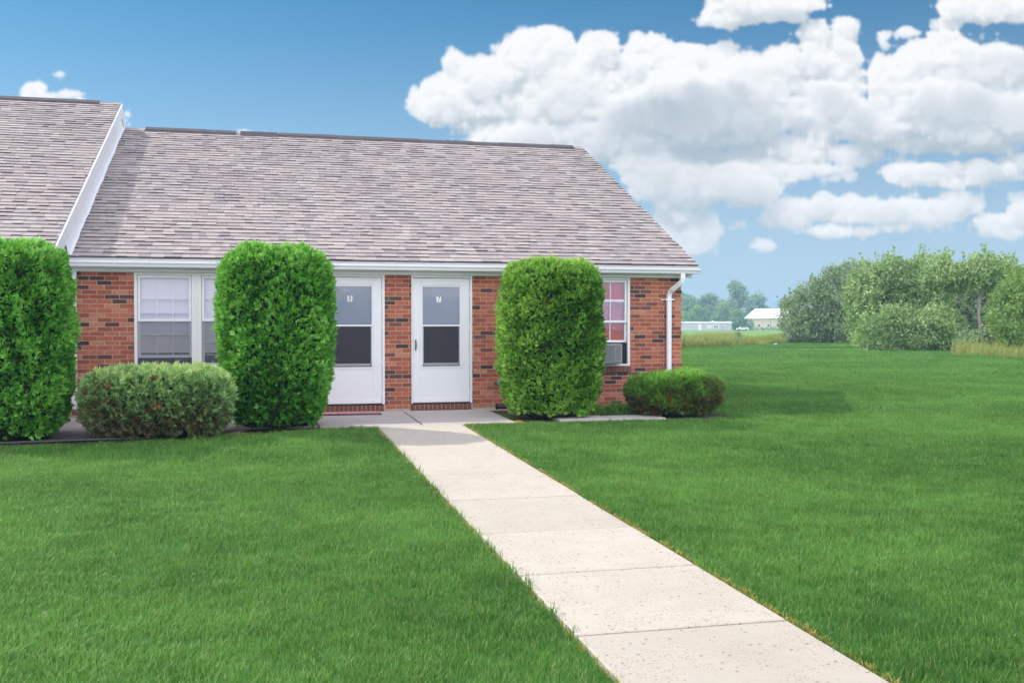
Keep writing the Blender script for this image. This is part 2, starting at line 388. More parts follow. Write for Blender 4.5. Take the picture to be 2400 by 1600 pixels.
def scatter(name, P, sc, protos, label=None, cat=None):
    cl = bpy.data.collections.new(name+'_source')
    for o in protos: cl.objects.link(o)
    me = bpy.data.meshes.new(name); me.vertices.add(len(P)); me.vertices.foreach_set('co', np.asarray(P, np.float32).ravel())
    for k, a in (('sc', sc), ('rot', rng.uniform(0, 6.28, len(P)))):
        at = me.attributes.new(k, 'FLOAT', 'POINT'); at.data.foreach_set('value', np.asarray(a, np.float32))
    o = link(name, me)
    ng = bpy.data.node_groups.new(name, 'GeometryNodeTree')
    ng.interface.new_socket('Geometry', in_out='INPUT', socket_type='NodeSocketGeometry')
    ng.interface.new_socket('Geometry', in_out='OUTPUT', socket_type='NodeSocketGeometry')
    N = ng.nodes; L = ng.links
    gi = N.new('NodeGroupInput'); go = N.new('NodeGroupOutput'); ip = N.new('GeometryNodeInstanceOnPoints')
    ci = N.new('GeometryNodeCollectionInfo'); ci.inputs['Collection'].default_value = cl
    ci.inputs['Separate Children'].default_value = True; ci.inputs['Reset Children'].default_value = True
    a1 = N.new('GeometryNodeInputNamedAttribute'); a1.data_type = 'FLOAT'; a1.inputs[0].default_value = 'sc'
    a2 = N.new('GeometryNodeInputNamedAttribute'); a2.data_type = 'FLOAT'; a2.inputs[0].default_value = 'rot'
    cx = N.new('ShaderNodeCombineXYZ'); L.new(a2.outputs[0], cx.inputs[2])
    L.new(gi.outputs[0], ip.inputs['Points']); L.new(ci.outputs[0], ip.inputs['Instance'])
    ip.inputs['Pick Instance'].default_value = True
    L.new(cx.outputs[0], ip.inputs['Rotation']); L.new(a1.outputs[0], ip.inputs['Scale'])
    L.new(ip.outputs[0], go.inputs[0])
    md = o.modifiers.new('scatter', 'NODES'); md.node_group = ng
    return tag(o, label, cat, kind='stuff')

def lawn_ok(u, v, pad=0.):
    ok = ~((u > 1.565-pad) & (u < 2.815+pad) & (v < 14.4))
    ok &= ~((v > 14.34) & (v < 16.6) & (u < 3.62))
    bedf = np.interp(u, [-6, -2.9, -1.6, -.4, .75, .8, 1.6], [13.22, 13.25, 13.42, 13.85, 14.12, 14.32, 14.33])
    ok &= ~((u < 1.6) & (v > bedf))
    bed2 = (u > 3.6) & (u < 7.0) & (v > 14.36) & (v < 16.6)
    ok &= ~bed2
    ok &= ~((u > 7.0) & (u < 7.12) & (v > 14.5) & (v < 29))
    ok &= ~((u < 7.1) & (v > 16.4) & (v < 29.4))
    re = np.interp(v, [p[0] for p in sorted([(b, a) for a, b in EDGE])], [p[1] for p in sorted([(b, a) for a, b in EDGE])])
    ok &= u < re+.2
    ok &= ~((v > 58.8) & (u < 25.3+(v-58.8)*.98))
    return ok
def frustum_points(Y0, Y1, dens, margin=1.45):
    n = int(dens*(Y1**2-Y0**2)*.5*(1.0*margin)*.99)
    Yc = np.sqrt(rng.uniform(Y0**2, Y1**2, n)); Xc = Yc*rng.uniform(-.5*margin, .5*margin, n)
    u = Xc*math.cos(YAW)+Yc*math.sin(YAW); v = -Xc*math.sin(YAW)+Yc*math.cos(YAW)
    k = lawn_ok(u, v); return u[k], v[k]
PU, PV, PS = [], [], []
for (a, b, d, s) in ((2.6, 7, 480, 1.0), (7, 11, 360, 1.08), (11, 17, 230, 1.25), (17, 26, 90, 1.6), (26, 42, 32, 2.1), (42, 92, 11, 2.8)):
    u, v = frustum_points(a, b, d)
    if a >= 17: kk = u > 6.5; u, v = u[kk], v[kk]
    PU.append(u); PV.append(v); PS.append(s*rng.uniform(.75, 1.2, len(u)))
PU = np.concatenate(PU); PV = np.concatenate(PV); PS = np.concatenate(PS)
lawn_tufts = [tuft('tuft', 20, .042, .0038, .080, M['grass'], 1.0, s) for s in range(5)]
scatter('lawn_grass', np.stack([PU, PV, zga(PV)-.03], -1), PS, lawn_tufts, 'short mown green lawn on both sides of the path', 'grass')
# longer uncut tufts and straw along both path edges and at the pad corners
e = []
for side, n in ((1.585, 520), (2.80, 1300)):
    v = rng.uniform(2.5, 14.25, n)
    clump = .5+.5*np.sin(v*2.3+side)*np.sin(v*5.1+1.3)
    k = rng.uniform(0, 1, n) < clump*.8+.2
    v = v[k]; u = side + rng.normal(0, .013, len(v)) + (-.012 if side < 2 else .014)
    e.append(np.stack([u, v, zga(v)-.02], -1))
uu = rng.uniform(2.85, 3.7, 190); vv = 14.32+rng.normal(0, .018, 190); e.append(np.stack([uu, vv, zga(vv)-.02], -1))
uu = rng.uniform(3.6, 3.72, 60); vv = rng.uniform(14.3, 14.6, 60); e.append(np.stack([uu, vv, zga(vv)-.02], -1))
P = np.concatenate(e)
scatter('path_edge_grass', P, rng.uniform(.35, .85, len(P)), [tuft('edge_tuft', 9, .038, .006, .02, M['straw'], 1.1, 50+s) for s in range(4)],
        'yellowed grass fringe along the path edges', 'grass')
n = 60; side = np.where(rng.uniform(size=n) < .75, 1.575, 2.81); v = rng.uniform(3, 14, n)
v = 3.2+11*rng.beta(1.4, 2.2, n)
P = np.stack([side+rng.normal(0, .012, n), v, zga(v)-.02], -1)
scatter('uncut_grass', P, rng.uniform(.6, 1.3, n), [tuft('long_tuft', 8, .078, .0055, .025, M['grass'], 1.0, 70+s) for s in range(4)],
        'longer uncut grass tufts leaning over the path edges', 'grass')
# weeds in the side bed
n = 420; u = rng.uniform(4.6, 7.0, n); v = rng.uniform(15.0, 16.35, n)
P = np.stack([u, v, zga(v)-.02], -1)
scatter('bed_weeds', P, rng.uniform(.6, 1.2, n), [tuft('weed_tuft', 12, .11, .013, .05, M['grass'], .9, 90+s) for s in range(4)],
        'green weeds growing at the foot of the brick wall', 'weeds')

# tall dry grass at the edge of the lawn and under the trees
def strip_points(line, depth, per_m):
    out = []
    for (a, b) in zip(line[:-1], line[1:]):
        a = np.array(a); b = np.array(b); L = np.linalg.norm(b-a); n = int(L*per_m)
        t = rng.uniform(0, 1, n)[:, None]; d = (b-a)/L; nr = np.array([-d[1], d[0]])
        if nr@np.array([.3, 1.]) < 0: nr = -nr
        out.append(a+(b-a)*t+nr*(rng.uniform(0, 1, n)[:, None]**1.5)*depth)
    return np.concatenate(out)
Q1 = strip_points([(14, 52), (25.3, 58.8), (34.4, 68.7), (43, 77.5), (51, 81.5)], 16, 170)
tall = [tuft('tall_tuft', 24, .80, .022, .28, M['drygrass'], .55, 110+s) for s in range(5)]
scatter('tall_dry_grass', np.column_stack([Q1, np.full(len(Q1), -.06)]), rng.uniform(.45, 1.15, len(Q1))*(.8+.35*np.sin(Q1[:, 0]*.9)*np.sin(Q1[:, 1]*.5)), tall,
        'strip of tall yellow and green grass beyond the mown lawn', 'tall grass')
Q2 = []
for (a, b) in zip(EDGE[3:-2], EDGE[4:-1]):
    a = np.array(a); b = np.array(b); L = np.linalg.norm(b-a); n = int(L*60)
    if 46 < a[1] < 59: continue
    dp_ = 9. if a[1] > 59 else 4.5
    n = int(n*dp_/4.5); t = rng.uniform(0, 1, n)[:, None]
    Q2.append(a+(b-a)*t+np.array([1, .2])*rng.uniform(-.5, dp_, n)[:, None])
Q2 = np.concatenate(Q2)
scatter('hedgerow_grass', np.column_stack([Q2, np.full(len(Q2), -.06)]), np.where(Q2[:, 1] > 55, .6, 1.)*rng.uniform(.35, 1.15, len(Q2))*(.75+.4*np.sin(Q2[:, 1]*1.1)*np.sin(Q2[:, 1]*.37+1)), [tuft('reed_tuft', 24, .75, .022, .24, M['drygrass'], .4, 130+s) for s in range(4)],
        'tall reddish and yellow grass at the foot of the hedgerow trees', 'tall grass')

# ------------------------------------------------------------------ the house
H = empty('row_house', (2.2, W, 0), 'long single storey red brick row house with grey brown shingle roof and white gutter', 'house')
UL, UR = -2.7, 7.04; VB = 28.9; COURSE, BL, JT = .0693, .213, .0105
WT = 2.16
OPEN = [(-1.817, -.015, .69, 2.3), (.955, 1.955, 0., 2.3), (2.382, 3.377, 0., 2.3), (5.175, 6.098, .565, 2.3)]
wall = MB()
def bricks_row(mb, a, b, z, off, plane, axis='x', depth=.012):
    x = a - ((a-off) % BL)
    while x < b-.012:
        p, q = max(x+JT/2, a), min(x+BL-JT/2, b)
        if q-p > .02:
            j = random.uniform(-.0018, .0018)
            z0, z1 = z+JT/2, z+COURSE-JT/2
            if axis == 'x': mb.box(p, q, plane+j, plane+depth, z0, z1)
            else: mb.box(plane-depth, plane+j, p, q, z0, z1)
        x += BL
for i in range(31):
    z = i*COURSE+.005; zc = z+COURSE/2
    spans = [(UL, UR)]
    for (a, b, z0, z1) in OPEN:
        if z0 < zc < z1:
            spans = [s for (p, q) in spans for s in (((p, a), (b, q)) if p < a and q > b else ((p, q),))]
    for p, q in spans: bricks_row(wall, p, q, z, (i % 2)*BL/2, W)
    bricks_row(wall, W+.014, VB, z, (i % 2)*BL/2+.1, UR, 'y')
nb = len(wall.f)
# mortar body with the openings cut
def body(mb, a, b, z0, z1, m=1): mb.box(a, b, W+.0045, W+.16, z0, z1, m)
segs = [UL-.1, -1.817, -.015, .955, 1.955, 2.382, 3.377, 5.175, 6.098, UR-.008]
for k in range(0, len(segs)-1, 2): body(wall, segs[k], segs[k+1], -.3, 2.3)
body(wall, -1.817, -.015, -.3, .69); body(wall, .955, 1.955, -.3, .005); body(wall, 2.382, 3.377, -.3, .005); body(wall, 5.175, 6.098, -.3, .565)
wall.box(UR-.16, UR-.008, W+.16, VB, -.3, 2.3, 1)
wall.box(UL-9, UR-.16, VB-.16, VB, -.3, 2.3, 1)
wall.build('wall', [M['brick'], M['mortar']], H)
# gable triangle on the right side
RS = .476; EV, EZ = 16.25, 2.355; RV = 22.68; RZ = EZ+RS*(RV-EV)
gb = MB(); gb.prism([(W, 2.28), (VB, 2.28), (RV, RZ-.16)], UR-.12, UR-.02, 'x'); gb.build('gable_wall', M['white'], H)

# rowlock courses under the doors and the sill under the right window
def rowlock(name, a, b, z0, z1, front, parent):
    mb = MB(); x = a; 
    while x < b-.02:
        w = min(.058, b-x); mb.box(x, x+w, front+random.uniform(-.002, .002), W+.012, z0+.004, z1-random.uniform(.001, .004)); x += .0705
    mb.box(a, b, front+.012, W+.012, z0, z1-.008, 1)
    return mb.build(name, [M['dark_brick'], M['mortar']], parent)
rowlock('brick_threshold', .96, 1.96, 0.-.02, .078, W-.045, H); rowlock('brick_threshold', 2.38, 3.385, -.02, .078, W-.045, H)
rowlock('window_sill', 5.17, 6.11, .56, .655, W-.03, H)
sl = MB(); sl.prism([(W-.035, .672), (W-.035, .695), (W+.02, .71), (W+.02, .672)], -1.84, .01); sl.build('window_sill', M['trim'], H)

# windows ---------------------------------------------------------------
def window(a, b, z0, z1, parent, lights, raise_, curtain, screen=True):
    wf = MB(); t = .045
    wf.box(a, a+t, W-.018, W+.07, z0, z1); wf.box(b-t, b, W-.018, W+.07, z0, z1)
    wf.box(a+t, b-t, W-.015, W+.07, z1-t, z1); wf.box(a+t, b-t, W-.020, W+.07, z0, z0+.035)
    for k in range(len(lights)-1):
        m0, m1 = lights[k][1], lights[k+1][0]
        wf.box(m0, m1, W-.012, W+.07, z0+.035, z1-t); wf.box((m0+m1)/2-.012, (m0+m1)/2+.012, W-.022, W-.012, z0+.035, z1-t)
    o = wf.build('window', M['trim'], parent, bevel=.003)
    for (p, q), rs in zip(lights, raise_):
        zm = (z0+.035+z1-t)/2
        up = MB(); s = .038
        def sash(mb, p, q, c, d, y0, y1):
            mb.box(p, p+s, y0, y1, c, d); mb.box(q-s, q, y0, y1, c, d); mb.box(p+s, q-s, y0, y1, d-s, d); mb.box(p+s, q-s, y0, y1, c, c+s)
            for k in (1, 2):
                x = p+s+(q-p-2*s)*k/3; mb.box(x-.007, x+.007, y0+.012, y0+.022, c+s, d-s)
            zz = (c+d)/2; mb.box(p+s, q-s, y0+.010, y0+.024, zz-.007, zz+.007)
        sash(up, p+.004, q-.004, zm-.012, z1-t-.002, W+.008, W+.032); up.build('sash', M['white'], o, bevel=.0015)
        lo = MB(); sash(lo, p+.004, q-.004, z0+.037+rs, zm+.02+rs, W+.036, W+.060); lo.build('sash', M['white'], o, bevel=.0015)
        g = MB(); g.box(p+.02, q-.02, W+.021, W+.024, zm, z1-t-.01); g.build('pane', M['glass'], o)
        g = MB(); g.box(p+.02, q-.02, W+.049, W+.052, z0+.05+rs, zm+rs); g.build('pane', M['glass'], o)
        if screen:
            g = MB(); g.box(p+.006, q-.006, W-.001, W+.001, z0+.04, zm-.012); g.build('screen', M['screen'], o)
        if curtain == 'blind':
            bl = MB(); z = z1-.06
            while z > z0+.22:
                bl.prism([(W+.070, z-.003), (W+.078, z+.020), (W+.0795, z+.020), (W+.0715, z-.003)], p+.01, q-.01); z -= .0215
            bl.box(p+.01, q-.01, W+.10, W+.13, z0+.19, z0+.205); bl.build('blind', M['blind'], o)
        else:
            n = 70; xs = np.linspace(p, q, n); V = []; F = []
            for i, x in enumerate(xs):
                y = W+.085+.012*math.sin(x*62)+.006*math.sin(x*140)
                V += [(x, y, z0+.04), (x, y+.005, z1-.03)]
                if i: F.append((2*i-2, 2*i, 2*i+1, 2*i-1))
            npmesh('curtain', V, F, M['curtain'], o, smooth=True)
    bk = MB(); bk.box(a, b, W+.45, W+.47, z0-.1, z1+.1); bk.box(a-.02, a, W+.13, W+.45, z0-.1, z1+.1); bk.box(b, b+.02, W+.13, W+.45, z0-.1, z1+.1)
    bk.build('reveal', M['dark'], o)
    return o
window(-1.817, -.015, .695, 2.15, H, [(-1.772, -.988), (-.844, -.060)], (.12, 0.), 'blind')
wr = window(5.175, 6.098, .657, 2.15, H, [(5.22, 6.053)], (.36,), 'red', screen=False)
# accordion side panels of the air conditioner
ap = MB()
for k in range(12): ap.box(5.925+k*.0105, 5.931+k*.0105, W+.028, W+.046, .70, 1.035)
ap.box(5.90, 6.052, W+.046, W+.052, .695, 1.04); ap.build('accordion_panel', M['black'], wr)
AC = empty('air_conditioner', (5.62, W, .70), 'grey window air conditioner sticking out of the window with the red curtain', 'air conditioner')
b = MB(); b.box(5.34, 5.905, W-.17, W+.05, .70, 1.03); b.build('casing', M['ac'], AC, bevel=.008)
b = MB(); b.box(5.36, 5.885, W-.176, W-.17, .722, .742); b.box(5.36, 5.885, W-.176, W-.17, 1.0, 1.012)
for k in range(26): b.box(5.37+k*.0158, 5.377+k*.0158, W-.175, W-.17, .745, .998)
b.box(5.80, 5.88, W-.175, W-.17, .76, .99); b.build('grille', pbr('ac_grille', (.17, .17, .18), .5), AC)
b = MB(); b.box(5.30, 5.925, W+.024, W+.03, 1.03, 1.055); b.box(5.905, 5.925, W-.03, W+.026, .70, 1.03); b.build('mounting_frame', M['black'], AC)

# doors ------------------------------------------------------------------
def digit_sign(txt, u, z, parent, wd=.076, hg=.094):
    s = MB(); s.box(u-wd/2, u+wd/2, W-.0075, W-.004, z-hg/2, z+hg/2)
    so = s.build('number_plate', M['number'], parent)
    cu = bpy.data.curves.new('digit', 'FONT'); cu.body = txt; cu.size = .122; cu.align_x = 'CENTER'; cu.align_y = 'CENTER'; cu.extrude = .0006; cu.offset = .0003
    tmp = bpy.data.objects.new('tmp', cu); col.objects.link(tmp)
    bpy.context.view_layer.update()
    me = bpy.data.meshes.new_from_object(tmp.evaluated_get(bpy.context.evaluated_depsgraph_get()))
    bpy.data.objects.remove(tmp)
    me.transform(Matrix.Translation((u, W-.0085, z)) @ Matrix.Rotation(R(90), 4, 'X') @ Matrix.Diagonal((.78, 1, 1, 1)))
    me.materials.clear(); me.materials.append(M['digit'])
    me.name = 'digit'; d = link('digit', me); put(d, parent); return d
def door(u0, txt, label):
    """u0 = left side of the frame; the frame is .995 wide"""
    f = MB(); u1 = u0+.995
    f.box(u0, u0+.022, W-.03, W+.10, .085, 2.145); f.box(u1-.040, u1, W-.03, W+.10, .085, 2.145)
    f.box(u0+.022, u1-.040, W-.03, W+.10, 2.108, 2.145)
    o = f.build('door_frame', M['trim'], H, bevel=.003)
    l0, l1 = u0+.026, u1-.045; zb, zt = .10, 2.10
    p0, p1 = u0+.185, u0+.790; g0, gm, g1 = .728, 1.338, 1.962
    d = MB(); y0, y1 = W-.012, W+.018
    d.box(l0, p0-.03, y0, y1, zb, zt); d.box(p1+.03, l1, y0, y1, zb, zt)
    d.box(p0-.03, p1+.03, y0, y1, zb, g0-.045); d.box(p0-.03, p1+.03, y0, y1, g1+.03, zt)
    leaf = d.build('door', M['door'], H, bevel=.003)
    leaf['label'] = label
    r = MB()
    for (a, b, c, e_) in ((p0-.052, p0-.028, g0-.07, g1+.055), (p1+.028, p1+.052, g0-.07, g1+.055), (p0-.028, p1+.028, g1+.031, g1+.055), (p0-.028, p1+.028, g0-.07, g0-.047)):
        r.box(a, b, W-.019, W-.011, c, e_)
    r.box(p0-.028, p0, W-.014, W+.01, g0-.04, g1+.028); r.box(p1, p1+.028, W-.014, W+.01, g0-.04, g1+.028); r.box(p0, p1, W-.014, W+.01, g1, g1+.028)
    r.box(p0-.02, p1+.02, W-.022, W-.013, gm-.012, gm+.014)
    r.box(l0+.002, l1-.002, W-.017, W-.011, zb+.005, zb+.075)
    r.build('moulding', M['white'], leaf, bevel=.002)
    q = MB(); q.box(p0, p0+.016, W-.010, W+.004, g0, gm-.012); q.box(p1-.016, p1, W-.010, W+.004, g0, gm-.012); q.box(p0+.016, p1-.016, W-.010, W+.004, g0-.03, g0+.01)
    q.build('screen_frame', M['gasket'], leaf)
    g = MB(); g.box(p0, p1, W-.003, W, gm, g1); g.build('pane', M['doorglass'], leaf)
    g = MB(); g.box(p0, p1, W+.012, W+.015, g0, gm); g.build('pane', M['doorglass'], leaf)
    g = MB(); g.box(p0+.012, p1-.012, W-.001, W+.001, g0, gm-.01); g.build('screen', M['doorscreen'], leaf)
    sw = MB(); sw.box(l0, l1, W-.02, W+.05, .082, .0985); sw.build('door_sweep', M['black'], leaf)
    hd = MB(); uh = l0+.042
    hd.tube([(uh, W-.012, 1.105), (uh, W-.045, 1.09), (uh+.002, W-.05, 1.03), (uh, W-.045, .965), (uh, W-.012, .95)], [.009, .010, .012, .010, .009], 8)
    hd.build('handle', M['black'], leaf, smooth=True)
    for z in (.25, .75, 1.3, 1.85):
        hi = MB(); hi.box(l1-.004, l1+.008, W-.034, W-.012, z-.035, z+.035); hi.build('hinge', M['white'], leaf)
    i = MB(); i.box(u0+.02, u1-.04, W+.085, W+.12, .08, 2.12); i.build('inner_door', M['inner'], o)
    digit_sign(txt, (p0+p1)/2-.04, 1.765, leaf)
    return leaf
door(.960, '8', 'white storm door numbered 8 above the striped mat')
door(2.382, '7', 'white storm door numbered 7 with a black handle')
jb = MB(); jb.box(3.80, 3.92, W-.035, W+.01, .38, .47); jb.build('junction_box', M['gasket'], H, bevel=.004)

# eaves ------------------------------------------------------------------
fz = MB(); fz.box(UL, UR+.16, W-.075, W-.03, 2.150, 2.232); fz.box(UL, UR+.155, W-.03, W+.18, 2.2, 2.236); fz.box(UL, UR+.15, W-.18, W-.078, 2.225, 2.238)
fz.prism([(W-.028, 2.14), (W-.028, 2.20), (W+.1, 2.20), (W+.1, 2.165)], UL, UR, 'x')
fz.build('soffit', M['white'], H, bevel=.002)
fa = MB(); fa.box(UL, UR+.19, W-.20, W-.178, 2.225, 2.352); fa.box(UL, UR+.195, W-.212, W-.2005, 2.315, 2.350); fa.build('fascia', M['white'], H)
gt = MB()
gy = W-.204
prof = [(gy, 2.208), (gy-.050, 2.208), (gy-.060, 2.222), (gy-.064, 2.240), (gy-.078, 2.262), (gy-.086, 2.272), (gy-.086, 2.296), (gy-.078, 2.296), (gy-.078, 2.275), (gy-.056, 2.243), (gy-.050, 2.216), (gy, 2.216)]
gt.prism(prof, UL+.02, UR+.215, 'x')
gt.prism([(gy, 2.208), (gy-.05, 2.208), (gy-.064, 2.24), (gy-.086, 2.272), (gy-.086, 2.296), (gy, 2.296)], UR+.215, UR+.219, 'x')
gt.build('gutter', M['white'], H)
# rake board on the right end
rk = MB()
def rake(mb, u0, u1, v0, v1, zoff, h):
    z0 = EZ+RS*(v0-EV)+zoff; z1 = EZ+RS*(v1-EV)+zoff
    b = len(mb.v); mb.v += [(u, v, z) for u in (u0, u1) for (v, z) in ((v0, z0), (v1, z1), (v1, z1-h), (v0, z0-h))]
    for f in ((0, 1, 2, 3), (7, 6, 5, 4), (0, 4, 5, 1), (1, 5, 6, 2), (2, 6, 7, 3), (3, 7, 4, 0)): mb.f.append(tuple(b+i for i in f)); mb.m.append(0)
rake(rk, UR+.165, UR+.193, EV+.02, RV, -.012, .14)
rk.build('rake_board', M['white'], H)

# downspouts
def rect_tube(mb, pts, hx, hy):
    b = len(mb.v)
    for i, p in enumerate(pts):
        p = Vector(p); d = (Vector(pts[min(i+1, len(pts)-1)])-Vector(pts[max(i-1, 0)])).normalized()
        s = d.cross(Vector((0, 1, 0))).normalized(); f = s.cross(d).normalized()
        for a, c in ((-1, -1), (1, -1), (1, 1), (-1, 1)): mb.v.append(tuple(p+s*hx*a+f*hy*c))
    for i in range(len(pts)-1):
        for k in range(4): mb.f.append((b+4*i+k, b+4*i+(k+1) % 4, b+4*i+4+(k+1) % 4, b+4*i+4+k)); mb.m.append(0)
    mb.f += [(b+3, b+2, b+1, b), tuple(b+4*(len(pts)-1)+k for k in range(4))]; mb.m += [0, 0]
ds = MB()
rect_tube(ds, [(6.955, W-.235, 2.215), (6.955, W-.235, 2.13), (6.94, W-.225, 2.07), (6.905, W-.20, 2.035), (6.82, W-.12, 1.95), (6.795, W-.07, 1.90), (6.785, W-.052, 1.84), (6.785, W-.05, 1.2), (6.785, W-.05, .12)], .038, .030)
do = ds.build('downspout', M['white'], H, bevel=.004)
st = MB(); st.box(6.715, 6.86, W-.086, W-.001, 1.765, 1.79); st.box(6.66, 6.72, W-.012, W-.001, 1.768, 1.787); st.box(6.855, 6.91, W-.012, W-.001, 1.768, 1.787); st.build('strap', M['white'], do)
ds2 = MB(); rect_tube(ds2, [(-2.655, W-.05, 2.2), (-2.655, W-.05, 1.0), (-2.655, W-.05, .1)], .036, .03); ds2.build('downspout', M['white'], H)

# roofs -------------------------------------------------------------------
def shingles(mb, u0, u1, v0, ztop, vend, slope, expo=.158):
    """rows of separate tabs from eave to ridge"""
    L = math.hypot(1, slope); dv, dz = 1/L, slope/L; nv, nz = -slope/L, 1/L
    total = (vend-v0)*L; n = int(total/expo)+1
    V = []; F = []
    for i in range(n):
        s0 = i*expo; s1 = min(s0+expo*1.12, total)
        u = u0 - random.uniform(0, .2); wav = random.uniform(0, 6)
        while u < u1:
            w = random.choice((.11, .14, .17, .20, .25)); a = max(u, u0); b = min(u+w-.003, u1); u += w
            if b-a < .02: continue
            lift = .014+random.choice((0, 0, .003, .008))+.0015*math.sin(u*1.1+wav); sd = random.uniform(-.004, .004)
            k = len(V)
            for (uu, s, h) in ((a, s0+sd, lift), (b, s0+sd, lift), (b, s1, .003), (a, s1, .003), (a, s0+sd, 0), (b, s0+sd, 0), (b, s1, 0), (a, s1, 0)):
                V.append((uu, v0+dv*s+nv*h, ztop+dz*s+nz*h))
            F += [(k+4, k+5, k+1, k), (k, k+1, k+2, k+3), (k+5, k+6, k+2, k+1), (k+7, k+4, k, k+3)]
    b = len(mb.v); mb.v += V; mb.f += [tuple(b+i for i in f) for f in F]; mb.m += [1, 0, 0, 0]*(len(F)//4)
rf = MB()
def roof_body(mb, u0, u1, v0, z0, rv, slope, t=.05):
    zr = z0+slope*(rv-v0); vb = 2*rv-v0
    mb.prism([(v0, z0), (rv, zr), (vb, z0), (vb, z0-t), (rv, zr-t*1.2), (v0, z0-.012)], u0, u1, 'x')
roof_body(rf, UL, UR+.20, EV, EZ-.004, RV, RS)
shingles(rf, UL, UR+.205, EV-.012, EZ-.004, RV, RS)
ro = rf.build('roof', [M['shingle'], M['shingle_edge']], H)
rc = MB()
def ridgecap(mb, a, b, rv, z, h=.045, w=.15):
    sl = RS
    mb.prism([(rv-w, z-w*sl+.01), (rv-w+.005, z-w*sl+h), (rv, z+h+.005), (rv+w-.005, z-w*sl+h), (rv+w, z-w*sl+.01)], a, b, 'x')
x = -2.25
while x < -.45: ridgecap(rc, x, min(x+.6, -.42), RV, RZ+random.uniform(-.004, .004), .05); x += .605
x = .44
while x < 6.95: ridgecap(rc, x, min(x+.6, 7.0), RV, RZ+random.uniform(-.006, .006)-.012*math.sin((x-.5)/6.5*math.pi), .05); x += .605
rc.prism([(RV-.25, RZ-.13), (RV-.10, RZ+.035), (RV+.10, RZ+.035), (RV+.25, RZ-.13)], -.35, .42, 'x')
rc.build('ridge_vent', M['ridge'], ro)
rc2 = MB()
x = UL
while x < UR+.2:
    rc2.prism([(RV-.15, RZ-.15*RS+.010), (RV, RZ+.022+random.uniform(0, .006)), (RV+.15, RZ-.15*RS+.010)], x, min(x+.15, UR+.203), 'x'); x += .152
rc2.build('ridge_cap', M['shingle'], ro)
# taller neighbouring unit: same ridge line raised, eave comes further forward
LV0, STEP = 15.12, .50
LZ0 = EZ+STEP+RS*(LV0-EV)
rl = MB(); roof_body(rl, -8.2, UL-.035, LV0, LZ0, RV, RS); shingles(rl, -8.2, UL-.03, LV0-.012, LZ0, RV, RS)
lo = rl.build('roof', [M['shingle'], M['shingle_edge']], H); lo['label'] = 'higher shingle roof of the neighbouring unit on the left'
rv2 = MB(); x = -8.2
while x < -3.2: ridgecap(rv2, x, min(x+.6, -3.15), RV, RZ+STEP, .05); x += .605
rv2.build('ridge_vent', M['ridge'], lo)
rv3 = MB(); rv3.prism([(RV-.15, RZ+STEP-.15*RS+.010), (RV, RZ+STEP+.026), (RV+.15, RZ+STEP-.15*RS+.010)], -3.3, UL-.03, 'x'); rv3.build('ridge_cap', M['shingle'], lo)
# step wall between the two roofs: siding face, rake board and flashing
sw = MB()
def face(mb, u0, u1, v0, v1, top, h): rake(mb, u0, u1, v0, v1, top, h)
sw.prism([(LV0+.1, 0.-.3), (LV0+.1, LZ0-.02), (RV, RZ+STEP-.06), (2*RV-LV0-.1, LZ0-.02), (2*RV-LV0-.1, -.3)], UL-.10, UL-.045, 'x')
sw.build('side_wall', M['white'], H)
rb = MB()
x = LV0-.02
cuts = [LV0-.02, 17.55, 20.3, RV]
for a, b in zip(cuts[:-1], cuts[1:]): face(rb, UL-.044, UL-.012, a, b-.006, STEP-.012, .27)
face(rb, UL-.03, UL+.002, LV0-.03, RV+.01, STEP+.004, .045)
for a, b in zip(cuts[:-1], cuts[1:]): pass
# far side of the gable
b0 = len(rb.v)
for (u0, u1, tp, h) in ((UL-.044, UL-.012, STEP-.012, .27),):
    zr = RZ+tp; ze = EZ+RS*(LV0-EV)+tp; vb = 2*RV-LV0
    rb.v += [(u, v, z) for u in (u0, u1) for (v, z) in ((RV, zr), (vb, ze), (vb, ze-h), (RV, zr-h))]
    for f in ((0, 1, 2, 3), (7, 6, 5, 4), (0, 4, 5, 1), (1, 5, 6, 2), (2, 6, 7, 3), (3, 7, 4, 0)): rb.f.append(tuple(b0+i for i in f)); rb.m.append(0)
rb.build('rake_board', M['white'], H)
fl = MB(); n = 46
for k in range(n):
    v0 = EV-.02+(RV-EV)*k/n; v1 = EV-.02+(RV-EV)*(k+1)/n
    wv = .004*math.sin(k*1.7)+.005*math.sin(k*.6)
    z0 = EZ+RS*(v0-EV); z1 = EZ+RS*(v1-EV); wn = .004*math.sin((k+1)*1.7)+.005*math.sin((k+1)*.6)
    fl.poly([(UL-.040, v0, z0+.25), (UL-.040, v1, z1+.25), (UL+.002+wn, v1, z1+.035), (UL+.002+wv, v0, z0+.035)])
    fl.poly([(UL+.002+wv, v0, z0+.035), (UL+.002+wn, v1, z1+.035), (UL+.045+wn, v1, z1+.026), (UL+.045+wv, v0, z0+.026)])
fl.build('flashing', M['white'], H)
# the neighbouring unit's own front wall, hidden behind the tall shrub
lw = MB()
for i in range(31): bricks_row(lw, -8.0, UL-.04, i*COURSE+.005, (i % 2)*BL/2, LV0+.32)
lw.box(-8.0, UL-.046, LV0+.328, LV0+.45, -.3, LZ0-.1, 1); lw.build('wall', [M['brick'], M['mortar']], H)
lg = MB(); lg.box(-8.2, UL-.05, LV0-.10, LV0-.005, LZ0-.14, LZ0-.03); lg.build('gutter', M['white'], H, bevel=.01)

